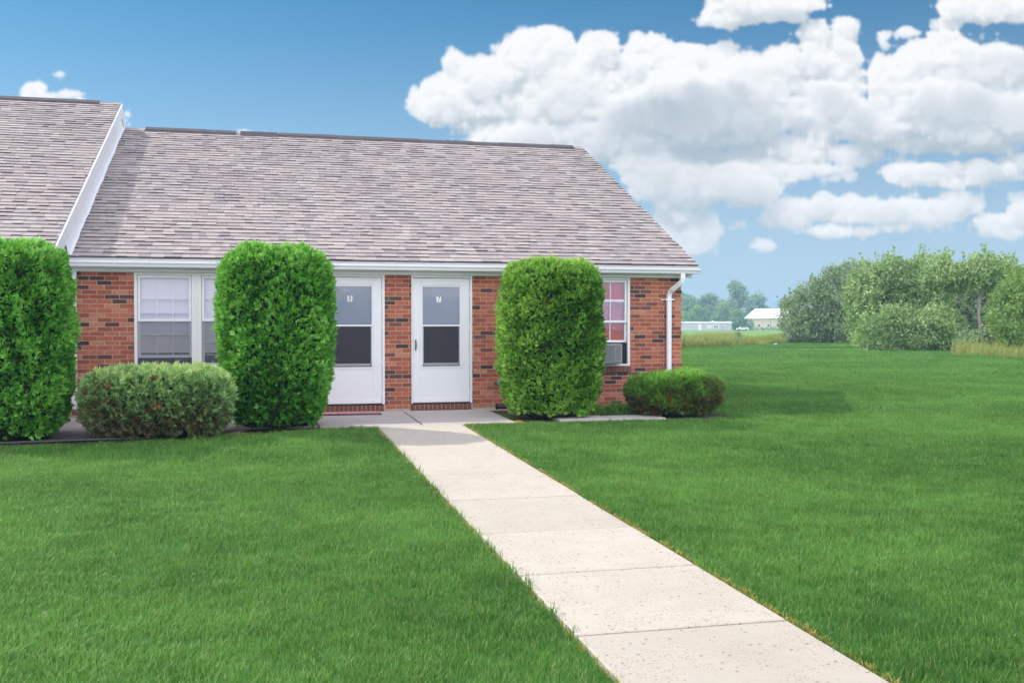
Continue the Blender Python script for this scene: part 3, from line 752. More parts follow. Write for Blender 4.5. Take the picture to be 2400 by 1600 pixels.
# doormat, chair behind glass is only a reflection in the photo and left to the glass
def matpart():
    m, t, out = mat('striped_mat'); p = t.n('ShaderNodeBsdfPrincipled'); pos = t.n('ShaderNodeNewGeometry').outputs['Position']
    sx = t.n('ShaderNodeSeparateXYZ'); t.l(pos, sx.inputs[0])
    w = t.m('ADD', t.m('MULTIPLY', sx.outputs[1], 26), t.m('MULTIPLY', t.noise(pos, 9, 2, .5), 2.2))
    f = t.m('FRACT', w)
    c = t.ramp(f, [(0, (.42, .07, .09)), (.34, (.62, .50, .50)), (.55, (.45, .09, .11)), (.78, (.30, .33, .42)), (.9, (.5, .2, .2))], 'CONSTANT')
    t.l(c, p.inputs['Base Color']); p.inputs['Roughness'].default_value = .95; t.l(p.outputs[0], out.inputs[0]); return m
DM = empty('doormat', (1.35, 16.1, 0), 'red and pale striped doormat in front of door 8', 'doormat')
b = MB(); b.box(.86, 1.83, 15.86, 16.30, -.019, -.010); b.build('backing', M['mat_rubber'], DM)
b = MB(); b.box(.875, 1.815, 15.875, 16.285, -.010, -.002); b.build('pile', matpart(), DM)
# black corrugated drain pipe lying in the bed
pts = []; rads = []
for k in range(60):
    t_ = k/59; pts.append((3.72+t_*.85, 16.2-.25*t_, .035)); rads.append(.045 if k % 2 else .036)
dp = MB(); dp.tube(pts, rads, 12, caps=False); dp.tube([(3.715, 16.2, .035), (3.735, 16.2, .035)], .052, 12, caps=False)
tag(dp.build('drain_pipe', M['black'], smooth=True), 'short black corrugated drain pipe lying by the wall right of door 7', 'pipe')

# ------------------------------------------------------------------ shrubs
def frond(kind, seed):
    """fan of narrow curved leaflets growing along +y, spread along x, face along z"""
    r = np.random.default_rng(seed); V = []; F = []
    fingers = {'cedar': 7, 'juniper': 8, 'yew': 8}[kind]
    for i in range(fingers):
        t = (i/(fingers-1)-.5)*2; ang = t*(.95 if kind == 'cedar' else 1.25)+r.normal(0, .12); L = (1-.35*abs(t))*r.uniform(.75, 1.1)
        w = {'cedar': .13, 'juniper': .085, 'yew': .07}[kind]*r.uniform(.8, 1.25)
        o = np.array([0, .12+.25*(1-abs(t)), 0.]); d = np.array([math.sin(ang), math.cos(ang), 0.]); s = np.array([d[1], -d[0], 0])
        curl = r.uniform(-.35, .5); tw = r.uniform(-.6, .6)
        k = len(V); zz = np.array([0, 0, 1.])
        p1 = o+d*L*.5+zz*curl*.22; p2 = o+d*L*.95+zz*curl*.7+s*r.uniform(-.15, .15)
        s1 = s*math.cos(tw)+zz*math.sin(tw)
        V += [o-s*w*.35, o+s*w*.35, p1-s1*w, p1+s1*w, p2-s1*w*.45, p2+s1*w*.45]
        F += [(k, k+1, k+3, k+2), (k+2, k+3, k+5, k+4)]
    return np.array(V), np.array(F)
def place(templates, P, D, Nn, S):
    """instances as real mesh: origin P, growth dir D, face normal about N, scale S"""
    Vs = []; Fs = []; who = []; off = 0; n = len(P); tid = rng.integers(0, len(templates), n)
    D = D/np.linalg.norm(D, axis=1, keepdims=True)
    Z = Nn-(Nn*D).sum(1, keepdims=True)*D; Z /= np.linalg.norm(Z, axis=1, keepdims=True)+1e-9
    X = np.cross(D, Z)
    for t, (TV, TF) in enumerate(templates):
        k = np.where(tid == t)[0]
        if not len(k): continue
        w = P[k][:, None]+S[k][:, None, None]*(TV[None, :, 0:1]*X[k][:, None]+TV[None, :, 1:2]*D[k][:, None]+TV[None, :, 2:3]*Z[k][:, None])
        Vs.append(w.reshape(-1, 3)); Fs.append((TF[None]+(np.arange(len(k))*len(TV))[:, None, None]+off).reshape(-1, TF.shape[1]))
        who.append(np.repeat(k, len(TV))); off += len(k)*len(TV)
    return np.concatenate(Vs), np.concatenate(Fs), np.concatenate(who)
def vnoise(P, f, seed):
    """cheap smooth 3-D noise from summed sines"""
    r = np.random.default_rng(seed); s = np.zeros(len(P))
    for i in range(7):
        k = r.normal(0, 1, 3)*f*(1+.35*i); s += np.sin(P@k+r.uniform(0, 6.28))/(1+.3*i)
    return s/3.2
def shrub(name, label, c, rx, ry, h, kind, mtl, n, size, z0=.05, pw=3.2, prof=None, lump=.05, dead=.01, seed=0, group=None, cat='shrub', tintbias=None, trunks=4):
    root = empty(name, (c[0], c[1], zg(c[1])), label, cat, group)
    r = np.random.default_rng(seed)
    prof = prof or (lambda t: np.interp(t, [0, .06, .25, .55, .85, .93, 1.], [.66, .78, .93, 1.0, .93, .82, .55]))
    zb = zg(c[1])+z0
    side = int(n*.86)
    th = r.uniform(0, 2*math.pi, side); t = r.uniform(0, 1, side)**.97
    def pt(th, t, k=1.):
        ca, sa = np.cos(th), np.sin(th); rr = (np.abs(ca)**pw+np.abs(sa)**pw)**(-1/pw)
        q = np.minimum(1, rr)*0+rr
        base = np.stack([c[0]+rx*prof(t)*q*ca*k, c[1]+ry*prof(t)*q*sa*k, zb+h*t], -1)
        return base
    eps = .01
    P = pt(th, t); Tn = pt(th+eps, t)-P; Tz = pt(th, np.clip(t+eps, 0, 1.2))-P
    N = np.cross(Tn, Tz+1e-6); N /= np.linalg.norm(N, axis=1, keepdims=True)+1e-9
    # flat-ish top
    m = n-side; th2 = r.uniform(0, 2*math.pi, m); q2 = np.sqrt(r.uniform(0, 1, m))*.95
    P2 = pt(th2, np.ones(m), q2); P2[:, 2] = zb+h+.035*(1-q2**2); N2 = np.stack([.3*q2*np.cos(th2), .3*q2*np.sin(th2), np.ones(m)], -1)
    P = np.concatenate([P, P2]); N = np.concatenate([N, N2]); topness = np.concatenate([np.clip((t-.86)/.14, 0, 1), np.ones(m)])
    nz = vnoise(P, 6.5, seed+1)*.6+vnoise(P, 15, seed+2)*.55
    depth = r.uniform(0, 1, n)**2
    P = P+N*(lump*1.35*nz-.10*depth)[:, None]
    D = N*.65+np.array([0, 0, .55])+r.normal(0, .38, P.shape)
    if kind == 'juniper': D = N*.8+np.array([0, 0, .25])+r.normal(0, .5, P.shape)
    Nn = N*.7+r.normal(0, .7, P.shape)
    S = size*r.uniform(.55, 1.45, n)
    tm = [frond(kind, seed*10+i) for i in range(7)]
    V, F, who = place(tm, P, D, Nn, S)
    tint = .50+.20*vnoise(P, 2.4, seed+5)+.40*np.clip(nz, -1, 1)-.34*depth+r.normal(0, .10, n)+.22*topness  # shade put into the tint: hollows and deep sprays darker, tops lighter
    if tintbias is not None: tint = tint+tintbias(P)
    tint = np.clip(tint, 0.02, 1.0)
    # brown sprays in clusters
    if dead:
        cl = P[r.integers(0, n, max(3, int(dead*260)))]; cr = r.uniform(.018, .05, len(cl))
        for q, rad in zip(cl, cr): tint[np.linalg.norm(P-q, axis=1) < rad] = 2.
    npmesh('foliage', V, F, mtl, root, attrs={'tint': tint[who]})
    # inner mass of twigs, near-black so the gaps between sprays carry painted shade
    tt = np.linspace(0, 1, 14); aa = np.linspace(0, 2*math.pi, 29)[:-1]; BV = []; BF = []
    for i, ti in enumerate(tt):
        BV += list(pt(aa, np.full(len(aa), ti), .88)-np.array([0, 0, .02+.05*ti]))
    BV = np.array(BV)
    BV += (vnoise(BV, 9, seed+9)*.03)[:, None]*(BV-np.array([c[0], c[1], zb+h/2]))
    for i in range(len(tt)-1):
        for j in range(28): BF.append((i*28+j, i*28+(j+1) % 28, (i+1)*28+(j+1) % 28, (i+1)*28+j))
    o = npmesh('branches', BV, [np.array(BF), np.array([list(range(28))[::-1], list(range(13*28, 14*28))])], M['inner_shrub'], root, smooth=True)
    tk = MB()
    for k in range(trunks):
        a = k*2.3+seed; x, y = c[0]+.14*rx*math.cos(a)*2, c[1]+.3*ry*math.sin(a)
        tk.tube([(x*.4+c[0]*.6, y*.4+c[1]*.6, zg(c[1])-.05), (x, y, zb+.12), (x+.1*math.cos(a), y+.1*math.sin(a), zb+.5*h)], [.028, .024, .012], 7)
    tk.build('trunk', M['bark'], root, smooth=True)
    return root
GA = 'tall clipped arborvitae along the front of the house'
tall_prof = lambda t: np.interp(t, [0, .05, .2, .5, .80, .92, .97, 1.], [.62, .74, .90, 1.0, .97, .90, .80, .64])
tall_prof2 = lambda t: np.interp(t, [0, .05, .2, .5, .80, .93, .975, 1.], [.72, .84, .95, 1.0, .98, .92, .84, .70])
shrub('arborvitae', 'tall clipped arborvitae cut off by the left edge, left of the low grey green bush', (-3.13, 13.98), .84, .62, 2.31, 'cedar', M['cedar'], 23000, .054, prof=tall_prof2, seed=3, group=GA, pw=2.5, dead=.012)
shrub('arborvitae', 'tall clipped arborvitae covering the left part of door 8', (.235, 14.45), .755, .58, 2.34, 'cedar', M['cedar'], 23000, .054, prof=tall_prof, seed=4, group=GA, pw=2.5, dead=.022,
      tintbias=lambda P: .22*np.clip((-.1-P[:, 0])*2, 0, 1)-.22*np.clip((.8-P[:, 2])*1.4, 0, 1))  # sunlit left side put into the tint; darker towards the foot
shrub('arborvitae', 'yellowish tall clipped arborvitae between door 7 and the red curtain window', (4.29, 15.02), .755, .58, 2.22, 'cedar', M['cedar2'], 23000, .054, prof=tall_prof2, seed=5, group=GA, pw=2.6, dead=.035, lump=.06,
      tintbias=lambda P: .14*np.clip((4.3-P[:, 0])*1.5, -1, 1)-.08)  # tint lightened on the left as if sunlit, darkened on the right
low_prof = lambda t: np.interp(t, [0, .1, .3, .6, .85, 1.], [.74, .88, .99, 1., .94, .78])
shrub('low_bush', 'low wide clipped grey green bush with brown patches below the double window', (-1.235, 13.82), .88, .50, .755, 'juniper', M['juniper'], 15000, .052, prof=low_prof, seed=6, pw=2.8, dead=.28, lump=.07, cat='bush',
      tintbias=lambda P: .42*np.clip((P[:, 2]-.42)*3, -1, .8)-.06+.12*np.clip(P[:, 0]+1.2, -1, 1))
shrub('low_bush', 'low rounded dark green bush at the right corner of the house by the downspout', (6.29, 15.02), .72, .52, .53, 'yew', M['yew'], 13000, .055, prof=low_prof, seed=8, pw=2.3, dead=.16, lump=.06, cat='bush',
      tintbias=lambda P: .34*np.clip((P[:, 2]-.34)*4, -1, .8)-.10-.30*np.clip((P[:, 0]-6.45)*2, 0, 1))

# ------------------------------------------------------------------ trees
LEAF = (np.array([(-.5, 0, 0), (0, -.9, .12), (.5, 0, 0), (0, .9, .12)], float)*np.array([.42, .9, 1]), np.array([(0, 1, 2, 3)]))
LEAF2 = (np.array([(-.5, 0, 0), (-.1, -.9, -.1), (.5, 0, .1), (.15, .85, 0)], float)*np.array([.7, .9, 1]), np.array([(0, 1, 2, 3)]))
def tree(name, label, base, blobs, mtl, n_cl, per, leaf, clump, group=None, trunk_r=.16, seed=0, cat='tree', shoots=0, bark='bark', trunk_h=None, limbs=True, zshade=0.):
    """blobs: (dx, dy, z, rx, ry, rz) relative to base"""
    r = np.random.default_rng(seed); root = empty(name, base, label, cat, group); B = np.array(base, float)
    vol = np.array([b[3]*b[5] for b in blobs]); pk = r.choice(len(blobs), n_cl, p=vol/vol.sum()); bl = np.array(blobs)[pk]
    d = r.normal(0, 1, (n_cl, 3)); d /= np.linalg.norm(d, axis=1, keepdims=True)
    rad = r.uniform(.55, 1.06, n_cl)**.6
    C = B+bl[:, :3]+d*bl[:, 3:6]*rad[:, None]; C += (vnoise(C, 2.2/max(1, clump*2), seed+1)*clump*.6)[:, None]*d
    keep = C[:, 2] > B[2]+.05; C = C[keep]; d = d[keep]
    hd = r.uniform(0, 1, len(C)) < 1; 
    ids = np.repeat(np.arange(len(C)), per); n = len(ids)
    off = r.normal(0, 1, (n, 3))*clump*np.array([.55, .55, .4])
    P = C[ids]+off
    D = r.normal(0, 1, (n, 3))+d[ids]*.5+np.array([0, 0, -.3]); Nn = r.normal(0, 1, (n, 3))+np.array([0, 0, .6])+d[ids]*.5
    tint = .48+r.normal(0, .13, len(C))[ids]+.2*vnoise(P, .8, seed+4)+r.normal(0, .08, n)
    if shoots:
        sp = []; 
        for k in range(shoots):
            b = blobs[r.integers(len(blobs))]; a = r.uniform(0, 6.28); q = r.uniform(0, .8)
            s0 = B+np.array([b[0]+b[3]*q*math.cos(a), b[1]+b[4]*q*math.sin(a), b[2]+b[5]*math.sqrt(1-q*q)*.95])
            L = r.uniform(.35, 1.1)*clump*2.2; dr = np.array([r.normal(0, .25), r.normal(0, .25), 1.])
            m = 26; tt = r.uniform(0, 1, m)[:, None]; sp.append(s0+dr*L*tt+r.normal(0, .05, (m, 3)))
        sp = np.concatenate(sp); P = np.concatenate([P, sp]); D = np.concatenate([D, r.normal(0, 1, sp.shape)+np.array([0, 0, .5])]); Nn = np.concatenate([Nn, r.normal(0, 1, sp.shape)])
        tint = np.concatenate([tint, r.uniform(.4, .8, len(sp))])
    S = leaf*r.uniform(.6, 1.3, len(P))
    V, F, who = place([LEAF, LEAF2], P, D, Nn, S)
    npmesh('crown', V, F, mtl, root, attrs={'tint': np.clip(tint, 0, 1)[who]})
    tk = MB(); top = B+np.array([0, 0, trunk_h or max(b[2] for b in blobs)*.75])
    mid = (B+top)/2+np.array([r.normal(0, .12), r.normal(0, .1), 0])
    tk.tube([B-np.array([0, 0, .1]), B+(mid-B)*.5, mid, top], [trunk_r*1.25, trunk_r, trunk_r*.75, trunk_r*.35], 8)
    if limbs:
        for b in blobs:
            e_ = B+np.array(b[:3]); s = B+(top-B)*r.uniform(.25, .75)
            m_ = (s+e_)/2+np.array([0, 0, -.12*b[5]])
            tk.tube([s, m_, e_, e_+np.array([b[3]*.5*r.normal(), b[4]*.4*r.normal(), b[5]*.6])], [trunk_r*.5, trunk_r*.35, trunk_r*.2, trunk_r*.06], 6)
    tk.build('trunk', M[bark], root, smooth=True)
    return root

def bearing(px, Y):
    """point on the ground at depth Y along a compass line from the street"""
    X = (px-1200)/FOC*Y
    return (X*math.cos(YAW)+Y*math.sin(YAW), -X*math.sin(YAW)+Y*math.cos(YAW), -.07)
CY, SY = math.cos(YAW), math.sin(YAW)
def lat(blobs): return [(x*CY+y*SY, -x*SY+y*CY, z, a, b, c) for x, y, z, a, b, c in blobs]
GH = 'trees and bushes of the hedgerow beside the lawn'
tree('bushy_tree', 'grey green bushy tree at the left end of the hedgerow, sloping down to the field', bearing(1950, 84),
     lat([(-3.0, 0, 2.1, 1.3, 1.6, 1.8), (-1.6, 0, 3.2, 1.6, 1.8, 2.0), (.2, 0, 4.0, 1.8, 2, 2.2), (2.0, 0, 4.6, 1.8, 1.8, 2.1), (3.6, .3, 4.0, 1.5, 1.6, 2.0), (2.8, -.6, 1.9, 1.5, 1.4, 1.7), (0, -.8, 1.6, 2.0, 1.5, 1.5), (-1.9, -.6, 1.2, 1.6, 1.3, 1.1)]),
     M['tree_dark'], 1700, 22, .165, .42, GH, .17, 21, shoots=26)
tree('bushy_tree', 'largest pale green bushy tree in the middle of the hedgerow', bearing(2125, 64),
     lat([(-2.3, 0, 3.2, 1.3, 1.5, 1.9), (-.8, 0, 4.1, 1.5, 1.6, 1.7), (1.0, 0, 4.2, 1.5, 1.5, 1.6), (-2.2, -.6, 1.6, 1.4, 1.3, 1.5), (-.5, -.4, 2.6, 1.4, 1.2, 1.2), (1.6, .8, 3.2, 1.2, 1.2, 1.2), (2.4, .6, 4.3, 1.1, 1.2, 1.2)]),
     M['tree_mid'], 1700, 22, .15, .38, GH, .16, 22, shoots=34)
tree('bushy_tree', 'hedgerow tree with a bare leaning trunk showing under its crown', bearing(2300, 58),
     lat([(-.9, 0, 4.2, 1.1, 1.2, .75), (-2.1, .2, 4.1, 1.0, 1.1, .8), (.3, .2, 4.5, 1.0, 1.2, .8), (1.3, .4, 4.1, .9, 1.2, 1.0), (1.5, .3, 2.6, .6, 1, 1.3)]),
     M['tree_mid'], 900, 20, .15, .36, GH, .085, 23, shoots=26, bark='deadbark', trunk_h=4.2)
tree('bushy_tree', 'light green bushy tree cut off by the right edge of the picture', bearing(2405, 51),
     lat([(.2, 0, 3.0, 1.5, 1.5, 1.4), (-.8, -.2, 1.9, 1.0, 1.1, 1.4), (1.1, 0, 2.2, 1.5, 1.4, 1.8), (-.2, -.3, .95, 1.2, 1.0, .9), (2.6, .2, 2.6, 1.4, 1.4, 2.)]),
     M['tree_light'], 900, 20, .13, .30, GH, .14, 24, shoots=22)
tree('bushy_tree', 'shaded tree behind the gap in the hedgerow', bearing(2275, 72),
     lat([(-2, 0, 2.6, 2.0, 1.6, 1.9), (.5, .3, 2.6, 2.2, 1.7, 1.9), (2.6, .2, 3.0, 1.8, 1.6, 2.2), (0, 0, 4.4, 2.0, 1.5, 1.2)]),
     M['tree_dark'], 1100, 18, .19, .42, GH, .16, 25)
tree('bush', 'low spreading green bush at the foot of the largest hedgerow tree', bearing(2155, 57.5),
     lat([(-2.3, 0, .9, 1.1, 1.0, 1.1), (-1.2, .2, 1.5, .9, 1.0, 1.0), (-.1, -.2, 1.1, 1.2, 1.0, 1.2), (1.1, .1, 1.5, .9, 1.0, 1.1), (1.5, -.2, .7, 1.0, .9, .8), (2.4, .1, .5, .8, .9, .6)]),
     M['tree_mid'], 800, 20, .13, .38, GH, .05, 26, 'bush', shoots=10, trunk_h=.8)
tree('bush', 'small pale bush at the left foot of the hedgerow, in front of the metal shed', bearing(1848, 88),
     lat([(0, 0, .7, .9, .8, .75), (.6, 0, .5, .8, .8, .55)]), M['tree_light'], 80, 16, .12, .28, GH, .04, 27, 'bush', trunk_h=.6)
tree('bush', 'dark green bush between the leaning trunk and the tall dry grass', bearing(2340, 54),
     lat([(-1.0, .3, .6, .9, .8, .65), (.1, .3, .75, 1.0, .8, .8)]), M['tree_dark'], 260, 20, .13, .28, GH, .05, 28, 'bush', trunk_h=.6)
# bare snag
def snag():
    b = Vector(bearing(2022, 77)); root = empty('dead_tree', b, 'bare dead tree standing out of the top of the hedgerow', 'tree')
    r = random.Random(5); tk = MB()
    tk.tube([b, b+Vector((.1, 0, 2.5)), b+Vector((-.05, 0, 4.3))], [.13, .10, .06], 7)
    def br(p, d, L, rad, k):
        e_ = p+d*L; mdl = p+d*L*.5+Vector((r.uniform(-.06, .06), 0, .03)); tk.tube([p, mdl, e_], [rad, rad*.75, rad*.4], 5)
        if k:
            for i in range(3): br(p+d*L*r.uniform(.35, .95), (d+Vector((r.uniform(-.55, .55), r.uniform(-.3, .3), r.uniform(.1, .5)))).normalized(), L*r.uniform(.45, .7), rad*.55, k-1)
    for i in range(6): br(b+Vector((0, 0, r.uniform(3.2, 4.3))), Vector((r.uniform(-.5, .5), r.uniform(-.3, .3), 1)).normalized(), r.uniform(1.0, 1.6), .045, 2)
    tk.build('trunk', M['deadbark'], root)
snag()

GF = 'distant trees beyond the field'
far = [
 ('hazy broad distant tree just right of the house corner', 1598, 436, 16.0, 7.5, 'tree_dark'),
 ('hazy distant tree between the broad one and the tallest one', 1664, 432, 15.0, 6.0, 'tree_dark'),
 ('tallest hazy distant tree, standing above the rest', 1722, 412, 19.5, 5.6, 'tree_dark'),
 ('dark rounded distant tree right of the tallest one, behind the metal shed', 1772, 446, 15.2, 6.2, 'tree_dark'),
 ('light green rounded distant tree behind the mobile home', 1638, 396, 9.6, 5.6, 'tree_light'),
 ('narrow green distant tree at the right end of the mobile home', 1694, 400, 10.8, 3.4, 'tree_mid'),
 ('small distant tree left of the metal shed', 1727, 391, 7.4, 2.9, 'tree_light'),
 ('small hazy tree seen between the metal shed and the hedgerow', 1842, 470, 13.5, 4.8, 'tree_dark'),
]
for i, (lb, px, Y, h, w, mk) in enumerate(far):
    w *= 1.3
    r = random.Random(40+i); bl = []
    for k in range(9):
        t_ = (k+.5)/9; z = h*(.18+.70*t_); ww = w*math.sin(math.pi*min(1, (.28+.62*t_)))*.62
        bl.append((r.uniform(-1, 1)*w*.48*(1-.35*t_), r.uniform(-1, 1)*w*.3, z, ww*r.uniform(.7, 1.15), ww, h*r.uniform(.12, .17)))
    bl.append((0, 0, h*.88, w*.38, w*.38, h*.12))
    tree('distant_tree', lb, bearing(px, Y), lat(bl), M[mk], 620 if h > 12 else 380, 14, .62, 1.05, GF, .3, 40+i, shoots=8 if h > 12 else 0, limbs=False)
# low hedge and garden tree by the shed
tree('hedge', 'low distant hedge in front of the cream metal shed', bearing(1800, 376), lat([(x, 0, .55, 1.3, .8, .75) for x in (-4.6, -2.8, -1, .8, 2.6, 4.4)]), M['tree_mid'], 160, 9, .3, .5, None, .08, 61, 'hedge', limbs=False)
tree('garden_tree', 'small reddish tree at the left end of the metal shed', bearing(1757, 377), lat([(0, 0, 2.6, 1.3, 1.2, 1.6), (.4, 0, 1.6, 1.2, 1, 1.2)]), M['juniper'], 90, 9, .3, .5, None, .1, 62, 'tree', limbs=False)
# weeds at the lawn edge
tree('weed_clump', 'dark green clump of weeds in the tall grass right of the house', bearing(1622, 66), lat([(-.5, 0, .35, .55, .5, .42), (.3, 0, .28, .5, .5, .34)]), M['tree_dark'], 70, 14, .09, .2, None, .02, 63, 'weeds', limbs=False, trunk_h=.3)
tree('weed_clump', 'narrow dark weed standing in the middle of the tall grass strip', bearing(1728, 74), lat([(0, 0, .55, .28, .3, .55)]), M['tree_dark'], 34, 14, .08, .16, None, .02, 64, 'weeds', limbs=False, trunk_h=.5)

def place_local(o_mb, base, th=0.):
    """rotate mesh-builder vertices so that x runs across the view, then move to base"""
    a = -YAW+th; c, s = math.cos(a), math.sin(a)
    o_mb.v = [(base[0]+x*c-y*s, base[1]+x*s+y*c, base[2]+z) for x, y, z in o_mb.v]; return o_mb
# mobile home
b0 = bearing(1715, 383)
MH = empty('mobile_home', b0, 'low pale grey mobile home with white framed windows across the field', 'mobile home')
def pl(mb, name, m, par, **k): return place_local(mb, b0).build(name, m, par, **k)
b = MB(); b.box(-24, 0, 0, 4, 0, 2.75); wl_ = pl(b, 'wall', M['greysiding'], MH)
b = MB(); b.prism([(-.25, 2.75), (-.25, 2.92), (2, 3.3), (4.25, 2.92), (4.25, 2.75)], -24.2, .25, 'x'); pl(b, 'roof', M['metalroof'], MH)
b = MB(); b.box(-7.0, -6.4, 1.6, 2.2, 3.0, 3.7); pl(b, 'vent', M['white'], MH)
for (x0, x1, z0, z1, dk) in ((-9.1, -7.5, .75, 2.0, False), (-6.9, -4.7, .75, 2.05, True), (-2.9, -2.3, 1.55, 1.95, True)):
    b = MB(); b.box(x0, x1, -.08, .01, z0, z1); w_ = pl(b, 'window', M['white'], MH)
    b = MB(); n = 2
    for i in range(n):
        for j in range(2):
            a = x0+.32+(x1-x0-.5)*i/n; cc = z0+.18+(z1-z0-.3)*j/2
            b.box(a, a+(x1-x0-.5)/n-.16, -.10, -.08, cc, cc+(z1-z0-.3)/2-.14)
    pl(b, 'pane', M['carglass'] if dk else M['greysiding'], w_)
b = MB(); b.box(-12.4, -11.4, -.08, .01, .15, 2.4); pl(b, 'door', M['white'], MH)
b = MB(); b.box(-3.45, -3.3, -.06, .01, 0, 2.75); pl(b, 'downspout', M['gasket'], MH)
# metal shed
b0 = bearing(1745, 388); TH = R(-38)
SH = empty('metal_shed', b0, 'cream metal shed with a wide white roof behind the left end of the hedgerow', 'shed')
def ps(mb, name, m, par): return place_local(mb, b0, TH).build(name, m, par)
b = MB(); b.prism([(0, 0), (0, 4.5), (9, 7.9), (18, 4.5), (18, 0)], 1.2, 16, 'x'); ps(b, 'wall', M['cream'], SH)
b = MB(); b.prism([(-.7, 4.35), (-.7, 4.6), (9, 8.25), (18.7, 4.6), (18.7, 4.35), (9, 8.0)], 0, 16.8, 'x'); ps(b, 'roof', M['metalroof'], SH)
for x in (5.4, 9.0, 12.6):
    b = MB(); b.box(x, x+.95, -.06, .02, 1.3, 2.6); w_ = ps(b, 'window', M['white'], SH)
    b = MB(); b.box(x+.15, x+.8, -.09, -.06, 1.45, 2.3); ps(b, 'pane', M['carglass'], w_)
for x in (2.6, 10.2, 15.8):
    b = MB(); b.box(x, x+.12, -.07, 0, 0, 4.4); ps(b, 'downspout', M['wood'], SH)
b = MB(); b.box(16, 16.08, 3, 6, 0, 3.2); ps(b, 'door', M['white'], SH)
# utility pole
b0 = bearing(1742, 402); UP = empty('utility_pole', b0, 'thin distant utility pole with two crossarms left of the shed roof', 'utility pole')
b = MB(); b.tube([(0, 0, 0), (0, 0, 8.4)], [.16, .12], 8); place_local(b, b0).build('pole', M['wood'], UP)
for z in (7.0, 8.0):
    b = MB(); b.box(-.9, .9, -.08, .08, z, z+.16); place_local(b, b0).build('crossarm', M['white'], UP)
# car by the shed
b0 = bearing(1741, 372)
CAR = empty('parked_car', b0, 'tiny white car parked in front of the distant shed', 'car')
b = MB(); b.prism([(-2.1, .35), (-2.1, .8), (-1.2, .95), (-.6, 1.4), (.8, 1.42), (1.5, 1.0), (2.15, .9), (2.15, .35)], 0, 1.7, 'y')
place_local(b, b0).build('body', M['carpaint'], CAR, bevel=.05)
b = MB(); b.prism([(-1.0, .96), (-.55, 1.33), (.75, 1.35), (1.25, 1.0)], -.012, 1.712, 'y'); place_local(b, b0).build('window', M['carglass'], CAR)
for x in (-1.35, 1.35):
    for y in (-.02, 1.55):
        b = MB(); b.tube([(x, y, .32), (x, y+.18, .32)], .32, 16); place_local(b, b0).build('wheel', M['tyre'], CAR)
# pale stones at the lawn edge
for (px, Y, s, lb) in ((1818, 76.5, .13, 'small white stone at the edge of the lawn left of the hedgerow'), (2270, 52.5, .10, 'small pale stone at the foot of the hedgerow below the leaning trunk')):
    bx = bearing(px, Y); bm = bmesh.new(); bmesh.ops.create_icosphere(bm, subdivisions=2, radius=s)
    for vtx in bm.verts: vtx.co = Vector((vtx.co.x*1.3, vtx.co.y, vtx.co.z*.75))*(1+.15*math.sin(vtx.co.x*40+vtx.co.y*31))
    me = bpy.data.meshes.new('stone'); bm.to_mesh(me); bm.free(); me.materials.append(M['stone'])
    o = link('stone', me); o.location = (bx[0], bx[1], -.02); tag(o, lb, 'stone')

# ------------------------------------------------------------------ air
def hazebox():
    m, t, out = mat('haze'); pv = t.n('ShaderNodeVolumePrincipled')
    pv.inputs['Color'].default_value = (.38, .60, 1, 1); pv.inputs['Density'].default_value = HAZE; pv.inputs['Anisotropy'].default_value = .2
    t.l(pv.outputs[0], out.inputs['Volume'])
    b = MB(); b.box(-G-4, G+4, -G-4, G+4, -2.2, 24); o = b.build('haze', m); tag(o, kind='stuff')
HAZE = .0008
hazebox()

# ------------------------------------------------------------------ sun and sky
SUN = Vector((-.80, .70, 1.0)).normalized()
elev = math.asin(SUN.z)
l = bpy.data.lights.new('sun', 'SUN'); l.energy = 2.5; l.angle = R(.8); l.color = (1, .93, .83)
lo_ = bpy.data.objects.new('sun', l); col.objects.link(lo_); lo_.rotation_euler = SUN.to_track_quat('Z', 'Y').to_euler(); lo_.location = (-20, 30, 40)

w = bpy.data.worlds.new('World'); scene.world = w; w.use_nodes = True; nt = w.node_tree; nt.nodes.clear(); t = NT(nt)
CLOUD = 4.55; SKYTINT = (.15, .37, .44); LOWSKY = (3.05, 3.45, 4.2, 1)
sky = t.n('ShaderNodeTexSky'); sky.sky_type = 'NISHITA'; sky.sun_disc = False; sky.sun_elevation = elev
sky.sun_rotation = math.atan2(SUN.x, SUN.y); sky.altitude = 200; sky.air_density = 1.0; sky.dust_density = .6; sky.ozone_density = 2.0
D = t.n('ShaderNodeTexCoord').outputs['Generated']
# tangent-plane coordinates about the compass bearing of the street view (fixed to the sky)
Fd, Rd = (SY, CY, 0), (CY, -SY, 0)
f_ = t.m('MAXIMUM', t.vm('DOT_PRODUCT', D, Fd), .02)
sep = t.n('ShaderNodeSeparateXYZ'); t.l(D, sep.inputs[0])
p_ = t.m('DIVIDE', t.vm('DOT_PRODUCT', D, Rd), f_); q_ = t.m('DIVIDE', sep.outputs[2], f_)
cv = t.n('ShaderNodeCombineXYZ'); t.l(p_, cv.inputs[0]); t.l(q_, cv.inputs[1])
PQ = cv.outputs[0]
